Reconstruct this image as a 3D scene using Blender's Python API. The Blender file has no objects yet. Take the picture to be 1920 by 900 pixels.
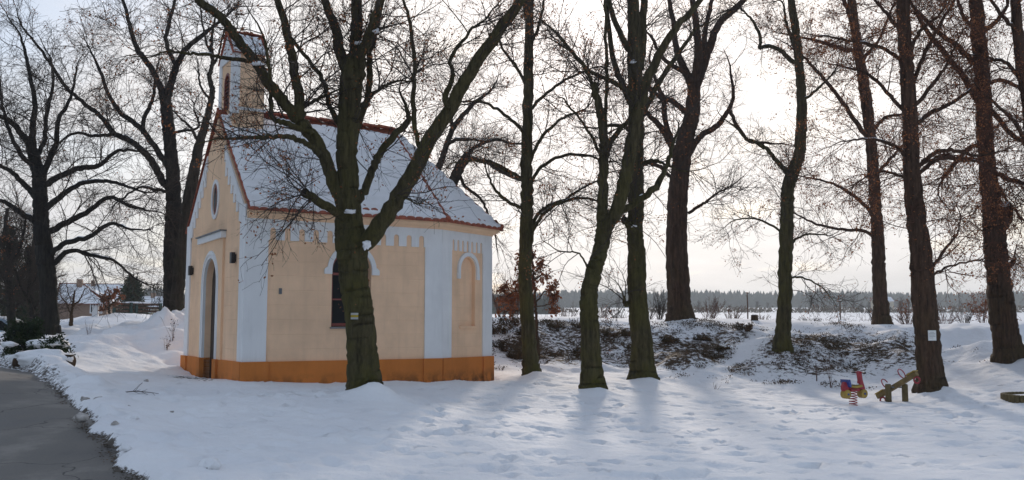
import bpy, bmesh, math, random
import numpy as np
from mathutils import Vector, Matrix

S = bpy.context.scene
COL = S.collection
R = math.radians
FPX, HOR = 1747.0, 613.0            # focal length in pixels of the 1920 px photograph, eye-level row
CAMZ = 1.7
PITCH = math.atan((HOR - 450) / FPX)

# ------------------------------------------------------------------ camera
cd = bpy.data.cameras.new('camera'); cam = bpy.data.objects.new('camera', cd); COL.objects.link(cam)
cd.sensor_width = 36; cd.lens = 36 * FPX / 1920; cd.clip_end = 5000; cd.clip_start = 0.1
cam.location = (0, 0, CAMZ); cam.rotation_euler = (math.pi / 2 + PITCH, 0, 0)
S.camera = cam

# ------------------------------------------------------------------ light
SUN_EL, SUN_AZ = R(19.5), R(6.0)    # azimuth measured from +Y towards +X
SUNDIR = Vector((math.sin(SUN_AZ) * math.cos(SUN_EL), math.cos(SUN_AZ) * math.cos(SUN_EL), math.sin(SUN_EL)))
S.view_settings.view_transform = 'Standard'; S.view_settings.look = 'None'
S.view_settings.gamma = 1; S.view_settings.exposure = 0.6
S.cycles.max_bounces = 6; S.cycles.transparent_max_bounces = 8; S.cycles.volume_bounces = 0
W = bpy.data.worlds.new('World'); S.world = W; W.use_nodes = True
def build_world():
    nt = W.node_tree; N = nt.nodes; LK = nt.links; N.clear()
    def n(t, **k):
        x = N.new(t)
        for a, b in k.items(): setattr(x, a, b)
        return x
    def math_(op, a, b=None, clamp=False):
        m = n('ShaderNodeMath', operation=op); m.use_clamp = clamp
        for i, v in enumerate((a, b)):
            if v is None: continue
            if isinstance(v, (int, float)): m.inputs[i].default_value = v
            else: LK.new(v, m.inputs[i])
        return m.outputs[0]
    def mixc(f, a, b, mode='MIX'):
        m = n('ShaderNodeMix', data_type='RGBA', blend_type=mode)
        for i, v in ((0, f), (6, a), (7, b)):
            if isinstance(v, (int, float)): m.inputs[i].default_value = v
            elif isinstance(v, tuple): m.inputs[i].default_value = v + (1,)
            else: LK.new(v, m.inputs[i])
        return m.outputs[2]
    sky = n('ShaderNodeTexSky', sky_type='NISHITA'); sky.sun_disc = False
    sky.sun_elevation = SUN_EL; sky.sun_rotation = SUN_AZ
    sky.air_density = 1.0; sky.dust_density = 2.0; sky.ozone_density = 1.5
    tc = n('ShaderNodeTexCoord')
    vm = n('ShaderNodeVectorMath', operation='DOT_PRODUCT'); LK.new(tc.outputs['Generated'], vm.inputs[0]); vm.inputs[1].default_value = SUNDIR
    cosd = vm.outputs['Value']
    sep = n('ShaderNodeSeparateXYZ'); LK.new(tc.outputs['Generated'], sep.inputs[0])
    # clouds: noise on a flat layer above the ground
    zz = math_('MAXIMUM', sep.outputs[2], 0.04)
    zz = math_('ADD', zz, 0.16)
    cx = math_('DIVIDE', sep.outputs[0], zz); cy = math_('DIVIDE', sep.outputs[1], zz)
    cmb = n('ShaderNodeCombineXYZ'); LK.new(cx, cmb.inputs[0]); LK.new(cy, cmb.inputs[1])
    no = n('ShaderNodeTexNoise'); no.inputs['Scale'].default_value = 1.1; no.inputs['Detail'].default_value = 7; no.inputs['Roughness'].default_value = 0.55
    no.inputs['Distortion'].default_value = 0.4
    LK.new(cmb.outputs[0], no.inputs['Vector'])
    # thin veil, closed towards the sun and the horizon, broken elsewhere
    cpos = math_('MAXIMUM', cosd, 0.0)
    near = math_('POWER', cpos, 9.0)
    lowz = math_('POWER', math_('SUBTRACT', 1.0, math_('MAXIMUM', sep.outputs[2], 0.0), True), 7.0)
    dens = math_('ADD', math_('ADD', math_('MULTIPLY', near, 0.34), math_('MULTIPLY', lowz, 0.22)), no.outputs['Fac'])
    mr = n('ShaderNodeMapRange'); mr.interpolation_type = 'SMOOTHSTEP'
    LK.new(dens, mr.inputs[0]); mr.inputs[1].default_value = 0.53; mr.inputs[2].default_value = 0.80
    mr.inputs[3].default_value = 0.0; mr.inputs[4].default_value = 0.96
    glow = math_('POWER', cpos, 14.0)
    disc = math_('POWER', cpos, 150.0)
    front = math_('POWER', cpos, 3.0)
    cloud = mixc(front, (2.9, 3.1, 3.6), (7.3, 7.0, 6.7))
    cloud = mixc(glow, cloud, (8.2, 7.7, 7.45))
    cloud = mixc(disc, cloud, (13.0, 11.9, 11.5))
    n2 = n('ShaderNodeTexNoise'); n2.inputs['Scale'].default_value = 2.6; n2.inputs['Detail'].default_value = 6
    LK.new(cmb.outputs[0], n2.inputs['Vector'])
    sh = n('ShaderNodeMapRange'); LK.new(n2.outputs['Fac'], sh.inputs[0]); sh.inputs[1].default_value = .3; sh.inputs[2].default_value = .7; sh.inputs[3].default_value = .92; sh.inputs[4].default_value = 1.07
    vs = n('ShaderNodeVectorMath', operation='SCALE'); LK.new(cloud, vs.inputs[0]); LK.new(sh.outputs[0], vs.inputs['Scale'])
    sk = mixc(0.55, sky.outputs[0], (3.9, 4.5, 5.6))
    base = mixc(mr.outputs[0], sk, vs.outputs[0])
    bg = n('ShaderNodeBackground'); LK.new(base, bg.inputs['Color']); bg.inputs['Strength'].default_value = 0.1
    out = n('ShaderNodeOutputWorld'); LK.new(bg.outputs[0], out.inputs['Surface'])
build_world()
sl = bpy.data.lights.new('sun', 'SUN'); sl.energy = 1.6; sl.angle = R(5); sl.color = (1.0, 0.88, 0.76)
so = bpy.data.objects.new('sun', sl); COL.objects.link(so); so.rotation_euler = SUNDIR.to_track_quat('Z', 'Y').to_euler()

# ------------------------------------------------------------------ helpers
def at(px, py, d):
    """world point seen at pixel (px, py) of the photograph, d metres ahead of the camera"""
    a = (px - 960) / FPX; b = (450 - py) / FPX
    y = math.cos(PITCH) - b * math.sin(PITCH); z = math.sin(PITCH) + b * math.cos(PITCH)
    return np.array([a * d / y, d, CAMZ + z * d / y])

def empty(name, loc=(0, 0, 0), rz=0.0):
    o = bpy.data.objects.new(name, None); COL.objects.link(o); o.location = loc; o.rotation_euler = (0, 0, rz); o.empty_display_size = 0.2
    return o

def tag(o, label=None, cat=None, group=None, kind=None):
    if label: o['label'] = label
    if cat: o['category'] = cat
    if group: o['group'] = group
    if kind: o['kind'] = kind
    return o

def link_mesh(name, me, mats, parent=None, smooth=False):
    if not isinstance(mats, (list, tuple)): mats = [mats]
    for m in mats: me.materials.append(m)
    o = bpy.data.objects.new(name, me); COL.objects.link(o)
    if parent is not None: o.parent = parent
    if smooth: me.polygons.foreach_set('use_smooth', np.ones(len(me.polygons), bool))
    return o

def np_mesh(name, V, F):
    """V (n,3), F (m,k) all faces with k corners"""
    V = np.asarray(V, np.float32); F = np.asarray(F, np.int32); k = F.shape[1]
    me = bpy.data.meshes.new(name)
    me.vertices.add(len(V)); me.vertices.foreach_set('co', V.ravel())
    me.loops.add(F.size); me.loops.foreach_set('vertex_index', F.ravel())
    me.polygons.add(len(F)); me.polygons.foreach_set('loop_start', np.arange(len(F), dtype=np.int32) * k)
    me.update(calc_edges=True); me.validate()
    return me

def bm_obj(name, bm, mat, parent=None, smooth=False, fix=True):
    if fix: bmesh.ops.recalc_face_normals(bm, faces=bm.faces)
    me = bpy.data.meshes.new(name); bm.to_mesh(me); bm.free()
    return link_mesh(name, me, mat, parent, smooth)

def box(bm, x0, x1, y0, y1, z0, z1, M=None, bev=0.0):
    r = bmesh.ops.create_cube(bm, size=1.0); vs = r['verts']
    for v in vs: v.co = Vector(((x0 + x1) / 2 + v.co.x * (x1 - x0), (y0 + y1) / 2 + v.co.y * (y1 - y0), (z0 + z1) / 2 + v.co.z * (z1 - z0)))
    if bev > 0:
        es = list({e for v in vs for e in v.link_edges})
        g = bmesh.ops.bevel(bm, geom=es, offset=bev, segments=2, affect='EDGES', profile=0.6)
        vs = list({v for f in g['faces'] for v in f.verts} | {v for v in vs if v.is_valid})
    if M is not None:
        for v in vs: v.co = M @ v.co
    return vs

def tube_bm(bm, pts, rad, sides=8, closed=False, cap=True):
    pts = [Vector(p) for p in pts]; n = len(pts); rings = []
    if not hasattr(rad, '__len__'): rad = [rad] * n
    for i, p in enumerate(pts):
        a = pts[(i - 1) % n] if (closed or i > 0) else p; b = pts[(i + 1) % n] if (closed or i < n - 1) else p
        t = (b - a).normalized(); ref = Vector((0, 0, 1)) if abs(t.z) < .9 else Vector((1, 0, 0))
        x = t.cross(ref).normalized(); y = t.cross(x)
        rings.append([bm.verts.new(p + (x * math.cos(2 * math.pi * k / sides) + y * math.sin(2 * math.pi * k / sides)) * rad[i]) for k in range(sides)])
    for i in range(n if closed else n - 1):
        A, B = rings[i], rings[(i + 1) % n]
        for k in range(sides): bm.faces.new((A[k], A[(k + 1) % sides], B[(k + 1) % sides], B[k]))
    if cap and not closed:
        bm.faces.new(rings[0][::-1]); bm.faces.new(rings[-1])

# value noise, vectorised
def _hash(ix, iy, iz, seed):
    h = (ix * 374761393 + iy * 668265263 + iz * 1442695041 + seed * 974634777) & 0xFFFFFFFF
    h = ((h ^ (h >> 13)) * 1274126177) & 0xFFFFFFFF
    h = h ^ (h >> 16)
    return (h & 0xFFFFFF) / float(0xFFFFFF)
def vnoise(x, y, z=0.0, seed=0):
    x, y, z = np.broadcast_arrays(np.asarray(x, float), np.asarray(y, float), np.asarray(z, float))
    ix = np.floor(x).astype(np.int64); iy = np.floor(y).astype(np.int64); iz = np.floor(z).astype(np.int64)
    fx, fy, fz = x - ix, y - iy, z - iz
    fx = fx * fx * (3 - 2 * fx); fy = fy * fy * (3 - 2 * fy); fz = fz * fz * (3 - 2 * fz)
    r = 0
    for dx in (0, 1):
        for dy in (0, 1):
            for dz in (0, 1):
                w = (fx if dx else 1 - fx) * (fy if dy else 1 - fy) * (fz if dz else 1 - fz)
                r = r + w * _hash(ix + dx, iy + dy, iz + dz, seed)
    return r * 2 - 1
def fbm(x, y, z=0.0, seed=0, octv=4):
    a, s, r = 1.0, 1.0, 0.0
    for i in range(octv):
        r = r + a * vnoise(np.asarray(x) * s, np.asarray(y) * s, np.asarray(z) * s, seed + i); a *= .5; s *= 2.03
    return r

# ------------------------------------------------------------------ materials
def new_mat(name):
    m = bpy.data.materials.new(name); m.use_nodes = True
    nt = m.node_tree; b = nt.nodes['Principled BSDF']
    return m, nt, b
def _noise(nt, scale, detail=4, rough=.55, vec=None, stretch=None):
    tc = nt.nodes.new('ShaderNodeTexCoord'); n = nt.nodes.new('ShaderNodeTexNoise')
    n.inputs['Scale'].default_value = scale; n.inputs['Detail'].default_value = detail; n.inputs['Roughness'].default_value = rough
    src = tc.outputs['Object']
    if stretch:
        mp = nt.nodes.new('ShaderNodeMapping'); mp.inputs['Scale'].default_value = stretch
        nt.links.new(src, mp.inputs[0]); src = mp.outputs[0]
    nt.links.new(src, n.inputs['Vector'])
    return n.outputs['Fac']
def _ramp(nt, fac, stops):
    r = nt.nodes.new('ShaderNodeValToRGB'); nt.links.new(fac, r.inputs[0])
    el = r.color_ramp.elements
    while len(el) < len(stops): el.new(0.5)
    for e, (p, c) in zip(el, stops):
        e.position = p; e.color = tuple(c) + (1,) if len(c) == 3 else c
    return r.outputs[0]
def _bump(nt, b, h, strength=.3, dist=.02, prev=None):
    n = nt.nodes.new('ShaderNodeBump'); n.inputs['Strength'].default_value = strength; n.inputs['Distance'].default_value = dist
    nt.links.new(h, n.inputs['Height'])
    if prev is not None: nt.links.new(prev, n.inputs['Normal'])
    nt.links.new(n.outputs[0], b.inputs['Normal']); return n.outputs[0]
def _mix(nt, f, a, b, mode='MIX'):
    m = nt.nodes.new('ShaderNodeMix'); m.data_type = 'RGBA'; m.blend_type = mode
    for i, v in ((0, f), (6, a), (7, b)):
        if isinstance(v, (int, float)): m.inputs[i].default_value = v
        elif isinstance(v, tuple): m.inputs[i].default_value = v + (1,)
        else: nt.links.new(v, m.inputs[i])
    return m.outputs[2]
def _math(nt, op, a, b=None, clamp=False):
    m = nt.nodes.new('ShaderNodeMath'); m.operation = op; m.use_clamp = clamp
    for i, v in enumerate((a, b)):
        if v is None: continue
        if isinstance(v, (int, float)): m.inputs[i].default_value = v
        else: nt.links.new(v, m.inputs[i])
    return m.outputs[0]

def plain(name, c, rough=.6, var=.15, scale=6, bump=0.0, metal=0.0, spec=None):
    m, nt, b = new_mat(name)
    f = _noise(nt, scale, 5)
    lo = tuple(x * (1 - var) for x in c); hi = tuple(min(1, x * (1 + var)) for x in c)
    nt.links.new(_ramp(nt, f, [(.3, lo), (.7, hi)]), b.inputs['Base Color'])
    b.inputs['Roughness'].default_value = rough; b.inputs['Metallic'].default_value = metal
    if spec is not None: b.inputs['Specular IOR Level'].default_value = spec
    if bump: _bump(nt, b, _noise(nt, scale * 6, 4), bump, .01)
    return m

def snow_mat(name, litter=False):
    m, nt, b = new_mat(name)
    f1 = _noise(nt, .8, 5); f2 = _noise(nt, 9, 5)
    c = _ramp(nt, f1, [(.3, (.79, .79, .80)), (.7, (.86, .855, .85))])
    if litter:
        at_ = nt.nodes.new('ShaderNodeAttribute'); at_.attribute_name = 'litter'
        a2 = nt.nodes.new('ShaderNodeAttribute'); a2.attribute_name = 'dirt'
        big = _noise(nt, 1.6, 3, .6); fine = _noise(nt, 9.0, 8, .75, stretch=(.7, 1, 1))
        s = _math(nt, 'ADD', _math(nt, 'MULTIPLY', big, .30), _math(nt, 'MULTIPLY', fine, .88))
        s = _math(nt, 'ADD', s, _math(nt, 'MULTIPLY', at_.outputs['Fac'], .34))
        mask = _ramp(nt, s, [(.825, (0, 0, 0)), (.89, (1, 1, 1))])
        lc = _ramp(nt, _noise(nt, 22, 3), [(.35, (.030, .022, .014)), (.55, (.075, .046, .024)), (.72, (.15, .085, .042))])
        c = _mix(nt, mask, c, lc)
        # trampled, gritty snow at the road verge and door
        g = _math(nt, 'ADD', _math(nt, 'MULTIPLY', _noise(nt, 14, 6, .7), 1.0), _math(nt, 'MULTIPLY', a2.outputs['Fac'], .42))
        gm = _ramp(nt, g, [(.78, (0, 0, 0)), (.90, (1, 1, 1))])
        c = _mix(nt, gm, c, (.10, .085, .07))
    nt.links.new(c, b.inputs['Base Color'])
    b.inputs['Roughness'].default_value = .8; b.inputs['Specular IOR Level'].default_value = .08
    n1 = _bump(nt, b, _noise(nt, 3.2, 6, .62), .75, .07)
    _bump(nt, b, _noise(nt, 45, 4, .6), .25, .006, n1)
    return m

def bark_mat(name, dark=(.020, .017, .014), light=(.075, .062, .050), moss=(.045, .048, .016), moss_h=4.0, moss_amt=.5):
    m, nt, b = new_mat(name)
    fur = _noise(nt, 5.5, 7, .7, stretch=(2.4, 2.4, .34)); big = _noise(nt, 1.3, 4)
    c = _ramp(nt, fur, [(.32, dark), (.68, light)])
    tc = nt.nodes.new('ShaderNodeTexCoord'); sp = nt.nodes.new('ShaderNodeSeparateXYZ'); nt.links.new(tc.outputs['Object'], sp.inputs[0])
    mr = nt.nodes.new('ShaderNodeMapRange'); nt.links.new(sp.outputs[2], mr.inputs[0])
    mr.inputs[1].default_value = .2; mr.inputs[2].default_value = moss_h; mr.inputs[3].default_value = moss_amt; mr.inputs[4].default_value = 0
    mm = _math(nt, 'MULTIPLY', mr.outputs[0], _ramp(nt, big, [(.38, (.15, .15, .15)), (.6, (1, 1, 1))]))
    mm2 = _math(nt, 'MULTIPLY', mm, _ramp(nt, fur, [(.3, (.4, .4, .4)), (.6, (1, 1, 1))]), True)
    c = _mix(nt, mm2, c, moss)
    lich = _ramp(nt, _noise(nt, 11, 5, .7), [(.66, (0, 0, 0)), (.72, (.35, .35, .35))])
    c = _mix(nt, lich, c, (.13, .14, .11))
    nt.links.new(c, b.inputs['Base Color']); b.inputs['Roughness'].default_value = .92; b.inputs['Specular IOR Level'].default_value = .15
    n1 = _bump(nt, b, fur, 1.0, .11)
    _bump(nt, b, _noise(nt, 30, 4, .6, stretch=(1, 1, .35)), .5, .012, n1)
    return m

def leaf_mat(name, cols, scale=3.0, trans=.35):
    m, nt, b = new_mat(name)
    f = _noise(nt, scale, 3)
    c = _ramp(nt, f, [(.32 + .36 * i / max(1, len(cols) - 1), k) for i, k in enumerate(cols)])
    nt.links.new(c, b.inputs['Base Color']); b.inputs['Roughness'].default_value = .8; b.inputs['Specular IOR Level'].default_value = .1
    t = nt.nodes.new('ShaderNodeBsdfTranslucent'); nt.links.new(c, t.inputs[0])
    mx = nt.nodes.new('ShaderNodeMixShader'); mx.inputs[0].default_value = trans
    nt.links.new(b.outputs[0], mx.inputs[1]); nt.links.new(t.outputs[0], mx.inputs[2])
    nt.links.new(mx.outputs[0], nt.nodes['Material Output'].inputs['Surface'])
    return m

def plaster(name, c, grooves=0.0, dirty=.1, splash=0.0, off=0.0):
    m, nt, b = new_mat(name)
    f = _noise(nt, 1.2, 6, .6); g = _noise(nt, 7, 4)
    lo = tuple(x * (1 - dirty) for x in c); hi = tuple(min(1, x * (1 + dirty * .5)) for x in c)
    col = _ramp(nt, f, [(.3, lo), (.68, hi)])
    st = _ramp(nt, _noise(nt, 2.2, 6, .65, stretch=(3, 3, .35)), [(.5, (0, 0, 0)), (.78, (.42, .42, .42))])
    col = _mix(nt, st, col, tuple(x * .7 for x in c))
    if splash:
        tc0 = nt.nodes.new('ShaderNodeTexCoord'); s0 = nt.nodes.new('ShaderNodeSeparateXYZ'); nt.links.new(tc0.outputs['Object'], s0.inputs[0])
        mr = nt.nodes.new('ShaderNodeMapRange'); nt.links.new(s0.outputs[2], mr.inputs[0])
        mr.inputs[1].default_value = 0; mr.inputs[2].default_value = .30; mr.inputs[3].default_value = splash; mr.inputs[4].default_value = 0
        k = _math(nt, 'MULTIPLY', mr.outputs[0], _ramp(nt, _noise(nt, 3.5, 6, .65), [(.42, (0, 0, 0)), (.6, (1, 1, 1))]), True)
        col = _mix(nt, k, col, (.05, .035, .018))
    nt.links.new(col, b.inputs['Base Color']); b.inputs['Roughness'].default_value = .88; b.inputs['Specular IOR Level'].default_value = .2
    n1 = _bump(nt, b, _noise(nt, 60, 4), .12, .006)
    n1 = _bump(nt, b, g, .08, .02, n1)
    if grooves:
        tc = nt.nodes.new('ShaderNodeTexCoord'); sp = nt.nodes.new('ShaderNodeSeparateXYZ'); nt.links.new(tc.outputs['Object'], sp.inputs[0])
        z = _math(nt, 'FRACT', _math(nt, 'DIVIDE', _math(nt, 'ADD', sp.outputs[2], off), grooves))
        d = _math(nt, 'ABSOLUTE', _math(nt, 'SUBTRACT', z, .5))
        h = _ramp(nt, d, [(.0, (0, 0, 0)), (.022, (.1, .1, .1)), (.04, (1, 1, 1))])
        _bump(nt, b, h, .5, .010, n1)
    return m

def asphalt(name):
    m, nt, b = new_mat(name)
    f = _noise(nt, .9, 6, .6); g = _noise(nt, 70, 3, .7)
    c = _ramp(nt, f, [(.3, (.075, .068, .060)), (.5, (.17, .154, .132)), (.68, (.34, .31, .27))])
    c = _mix(nt, .32, c, _ramp(nt, g, [(.35, (.04, .04, .04)), (.7, (.17, .165, .155))]))
    cr = nt.nodes.new('ShaderNodeTexVoronoi'); cr.feature = 'DISTANCE_TO_EDGE'; cr.inputs['Scale'].default_value = .55
    tc = nt.nodes.new('ShaderNodeTexCoord'); nz = nt.nodes.new('ShaderNodeTexNoise'); nz.inputs['Scale'].default_value = 2.5; nz.inputs['Detail'].default_value = 6
    nt.links.new(tc.outputs['Object'], nz.inputs['Vector'])
    vm = nt.nodes.new('ShaderNodeVectorMath'); vm.operation = 'MULTIPLY_ADD'; vm.inputs[1].default_value = (.5, .5, .5)
    nt.links.new(nz.outputs['Color'], vm.inputs[0]); nt.links.new(tc.outputs['Object'], vm.inputs[2]); nt.links.new(vm.outputs[0], cr.inputs['Vector'])
    ck = _ramp(nt, cr.outputs['Distance'], [(.0, (1, 1, 1)), (.008, (0, 0, 0))])
    c = _mix(nt, ck, c, (.015, .015, .015))
    nt.links.new(c, b.inputs['Base Color'])
    nt.links.new(_ramp(nt, f, [(.35, (.55, .55, .55)), (.65, (.85, .85, .85))]), b.inputs['Roughness'])
    b.inputs['Specular IOR Level'].default_value = .35
    _bump(nt, b, g, .35, .008)
    return m

M = {}
M['snow'] = snow_mat('snow'); M['ground'] = snow_mat('snow_ground', True)
M['road'] = asphalt('asphalt')
M['bark'] = bark_mat('lime_bark', dark=(.018, .015, .012), light=(.075, .062, .048))
M['bark_green'] = bark_mat('mossy_bark', dark=(.020, .016, .008), light=(.125, .100, .052), moss=(.095, .088, .016), moss_h=9, moss_amt=.75)
M['bark_brown'] = bark_mat('brown_bark', dark=(.022, .012, .007), light=(.125, .070, .045), moss=(.070, .060, .018), moss_h=3, moss_amt=.45)
M['bark_black'] = bark_mat('dark_bark', dark=(.010, .009, .008), light=(.042, .036, .031), moss=(.03, .032, .016), moss_h=4, moss_amt=.4)
M['twig'] = plain('twig_bark', (.055, .043, .035), .9, .35, 4, spec=.1)
M['twig_red'] = plain('reddish_twig_bark', (.10, .046, .03), .9, .35, 4, spec=.1)
M['leaf_brown'] = leaf_mat('dry_leaf', [(.18, .065, .03), (.32, .13, .055), (.24, .085, .035)])
M['leaf_oak'] = leaf_mat('dry_oak_leaf', [(.13, .048, .025), (.24, .092, .045), (.17, .065, .032)])
M['leaf_dark'] = leaf_mat('evergreen_leaf', [(.010, .018, .010), (.025, .042, .018), (.045, .055, .022)], trans=.15)
M['leaf_bush'] = leaf_mat('bramble_leaf', [(.030, .022, .012), (.070, .048, .022), (.13, .07, .034)], trans=.15)
M['peach'] = plaster('peach_plaster', (.88, .595, .385), grooves=.305, off=-.02, dirty=.15)
M['peach_plain'] = plaster('peach_trim_plaster', (.88, .60, .385))
M['white'] = plaster('white_plaster', (.80, .80, .79), dirty=.08)
M['plinth'] = plaster('orange_plinth_plaster', (.60, .20, .045), dirty=.14, splash=.8)
M['tile'] = plain('red_roof_tile', (.30, .075, .035), .75, .35, 7, .3)
M['wood_red'] = plain('red_brown_wood', (.20, .035, .022), .5, .3, 9)
M['black'] = plain('black_metal', (.012, .012, .014), .4, .2, 9)
M['reveal'] = plaster('shaded_reveal_plaster', (.70, .48, .30), dirty=.06)
m, nt, b = new_mat('window_glass'); b.inputs['Base Color'].default_value = (.006, .007, .008, 1); b.inputs['Specular IOR Level'].default_value = .15; b.inputs['Roughness'].default_value = .12; M['glass'] = m
M['stone'] = plain('grey_stone', (.11, .10, .09), .9, .4, 8, .4)
M['zinc'] = plain('zinc_sheet', (.16, .17, .18), .45, .2, 5, 0, .6)

# ------------------------------------------------------------------ terrain
CHF = np.array([-5.44, 19.0])                  # near corner of the chapel walls
CYAW = R(31.35)
U = np.array([math.cos(CYAW), math.sin(CYAW)]); VV = np.array([-math.sin(CYAW), math.cos(CYAW)])
CW, CL, C1, C2 = 5.31, 4.47, 1.78, .83
CX, CY = [], []
GP = [ # pixel, pixel, metres ahead
 (0,672,20),(75,690,18),(105,715,16),(150,770,13),(200,820,11.3),(260,900,9.4),(0,900,9.4),(0,780,12.9),(-300,700,17),(-300,880,10),
 (447,714.5,18.9),(340,692.5,23.4),(828,714.5,21.3),(922,714.5,22.9),(640,714.5,20.1),(540,735,17.5),(330,740,17.5),(240,720,18.5),(400,800,13),(600,900,9.8),
 (685,736,16.5),(998,707,23),(1110,734,20),(1207,718,23),(1600,764,20.8),(1680,752,22),(1745,738,23.3),(1900,752,21),(860,760,17.5),
 (1200,900,10.2),(1900,900,10.5),(1000,810,14),(1500,820,15.4),(1900,810,16),(2300,800,17),(1350,760,19.5),
 (1300,722,25),(1450,728,25),(1600,732,25),(960,700,25),(1080,700,25.5),(1700,725,25.2),
 (1467,664,28),(1200,655,28.5),(1000,655,28.3),(1330,655,28.7),(1600,665,28.2),(1892,677,25.6),(1790,655,28),(1960,660,26),(1990,730,22),
 (940,601,31.5),(1100,602,31.5),(1275,604,32.4),(1400,605,32),(1505,615,31.5),(1560,604,31.5),(1653,613,32.7),(1780,611,32),(1920,611,31),(2200,615,30),
 (120,640,25),(200,626,27),(322,598,27.5),(250,610,28.5),(120,612,29),(330,645,25),(200,658,23),(60,640,24),(-100,640,26),(-300,650,24),
 (560,640,30),(750,640,30),(640,605,34),(840,604,33),
 (940,607,37),(1275,606,38),(1600,606,38),(1900,606,38),(300,604,38),(100,606,38),(-34,664,36),(30,662,36),(-150,668,36),(-80,668,40),(2300,606,38),(-400,630,38)]
PTS = np.array([at(*g) for g in GP] + [np.array(p) for p in ((-14,-6,.1),(0,-8,.05),(14,-6,0),(-20,4,.3),(22,4,0),(-3,5,.1),(4,5,.05),(10,6,0),(30,18,.1))])
def _tps(r2): return .5 * r2 * np.log(r2 + 1e-9)
_n = len(PTS); _A = np.zeros((_n + 3, _n + 3))
_d2 = ((PTS[:, None, :2] - PTS[None, :, :2]) ** 2).sum(-1)
_A[:_n, :_n] = _tps(_d2) + np.eye(_n) * .25
_A[:_n, _n] = 1; _A[:_n, _n + 1:] = PTS[:, :2]; _A[_n, :_n] = 1; _A[_n + 1:, :_n] = PTS[:, :2].T
_w = np.linalg.solve(_A, np.r_[PTS[:, 2], 0, 0, 0])
def sm(t): t = np.clip(t, 0, 1); return t * t * (3 - 2 * t)
MOUNDS = []   # (x, y, height, radius): drifts round the trunks
def zfar(y):
    return CAMZ + y * (.0043 + .0163 * np.clip((y - 36) / 560, 0, 1) ** .6)
def ground(x, y, detail=True):
    x = np.asarray(x, float); y = np.asarray(y, float); shp = x.shape
    xf = np.clip(x.ravel(), -24, 27); yf = np.clip(y.ravel(), -8, 40)
    z = np.empty(len(xf))
    for i in range(0, len(xf), 20000):
        a = xf[i:i + 20000]; b_ = yf[i:i + 20000]
        r2 = (a[:, None] - PTS[None, :, 0]) ** 2 + (b_[:, None] - PTS[None, :, 1]) ** 2
        z[i:i + 20000] = _tps(r2) @ _w[:_n] + _w[_n] + _w[_n + 1] * a + _w[_n + 2] * b_
    z = z.reshape(shp)
    t = sm((y - 35) / 9.0); t = np.where(x < -16, sm((y - 38) / 40.0), t)
    z = z * (1 - t) + zfar(y) * t
    if detail:
        near = 1 - sm((y - 45) / 30)
        z = z + near * (.035 * fbm(x * .45, y * .45, 0, 3, 3) + .012 * fbm(x * 2.1, y * 2.1, 0, 9, 3))
        bank = np.exp(-((y - 28.5) / 3.2) ** 2) * sm((x + 2) / 3)
        z = z + bank * (.20 * fbm(x * .8, y * .8, 0, 21, 5))
        hp = at(325, 603, 27.3); z = z + .24 * np.exp(-(((x - hp[0]) / .75) ** 2 + ((y - hp[1]) / 1.3) ** 2)) * (1 + .9 * fbm(x * 2.2, y * 2.2, 0, 61, 4)) + near * sm((-x - 7) / 3) * sm((y - 20) / 4) * .13 * fbm(x * 1.6, y * 1.6, 0, 71, 4)
        for mx, my, mh, mr in MOUNDS:
            r = np.hypot(x - mx, y - my); z = z + mh * np.exp(-(r / mr) ** 1.6)
    return z
def gz(x, y): return float(ground(np.array([x]), np.array([y]))[0])

# ------------------------------------------------------------------ trees: growth engine
def unit(v): return v / np.maximum(np.linalg.norm(v, axis=-1, keepdims=True), 1e-9)
def smooth_path(P, n):
    """Catmull-Rom through rows of P (any columns)"""
    P = np.asarray(P, float); Q = np.vstack([2 * P[0] - P[1], P, 2 * P[-1] - P[-2]])
    out = []
    seg = len(P) - 1; per = max(2, int(round(n / seg)))
    for i in range(seg):
        p0, p1, p2, p3 = Q[i], Q[i + 1], Q[i + 2], Q[i + 3]
        for t in np.linspace(0, 1, per, endpoint=False):
            out.append(.5 * (2 * p1 + (p2 - p0) * t + (2 * p0 - 5 * p1 + 4 * p2 - p3) * t * t + (3 * p1 - p0 - 3 * p2 + p3) * t ** 3))
    out.append(P[-1]); return np.array(out)

def tubes(batch, sides):
    """batch: P (m,n,3), Rr (m,n) -> V, F quads"""
    P, Rr = batch; m, n, _ = P.shape
    T = unit(np.gradient(P, axis=1))
    ref = np.zeros((m, 1, 3)); ref[:, 0] = unit(np.cross(T.mean(1), np.array([.31, .77, .55])))
    X = unit(ref - (ref * T).sum(-1, keepdims=True) * T); Y = np.cross(T, X)
    a = np.arange(sides) * 2 * np.pi / sides
    V = P[:, :, None] + Rr[:, :, None, None] * (np.cos(a)[None, None, :, None] * X[:, :, None] + np.sin(a)[None, None, :, None] * Y[:, :, None])
    idx = np.arange(m * n * sides).reshape(m, n, sides)
    A = idx[:, :-1, :]; B = idx[:, 1:, :]
    F = np.stack([A, np.roll(A, -1, 2), np.roll(B, -1, 2), B], -1).reshape(-1, 4)
    return V.reshape(-1, 3), F

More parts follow.
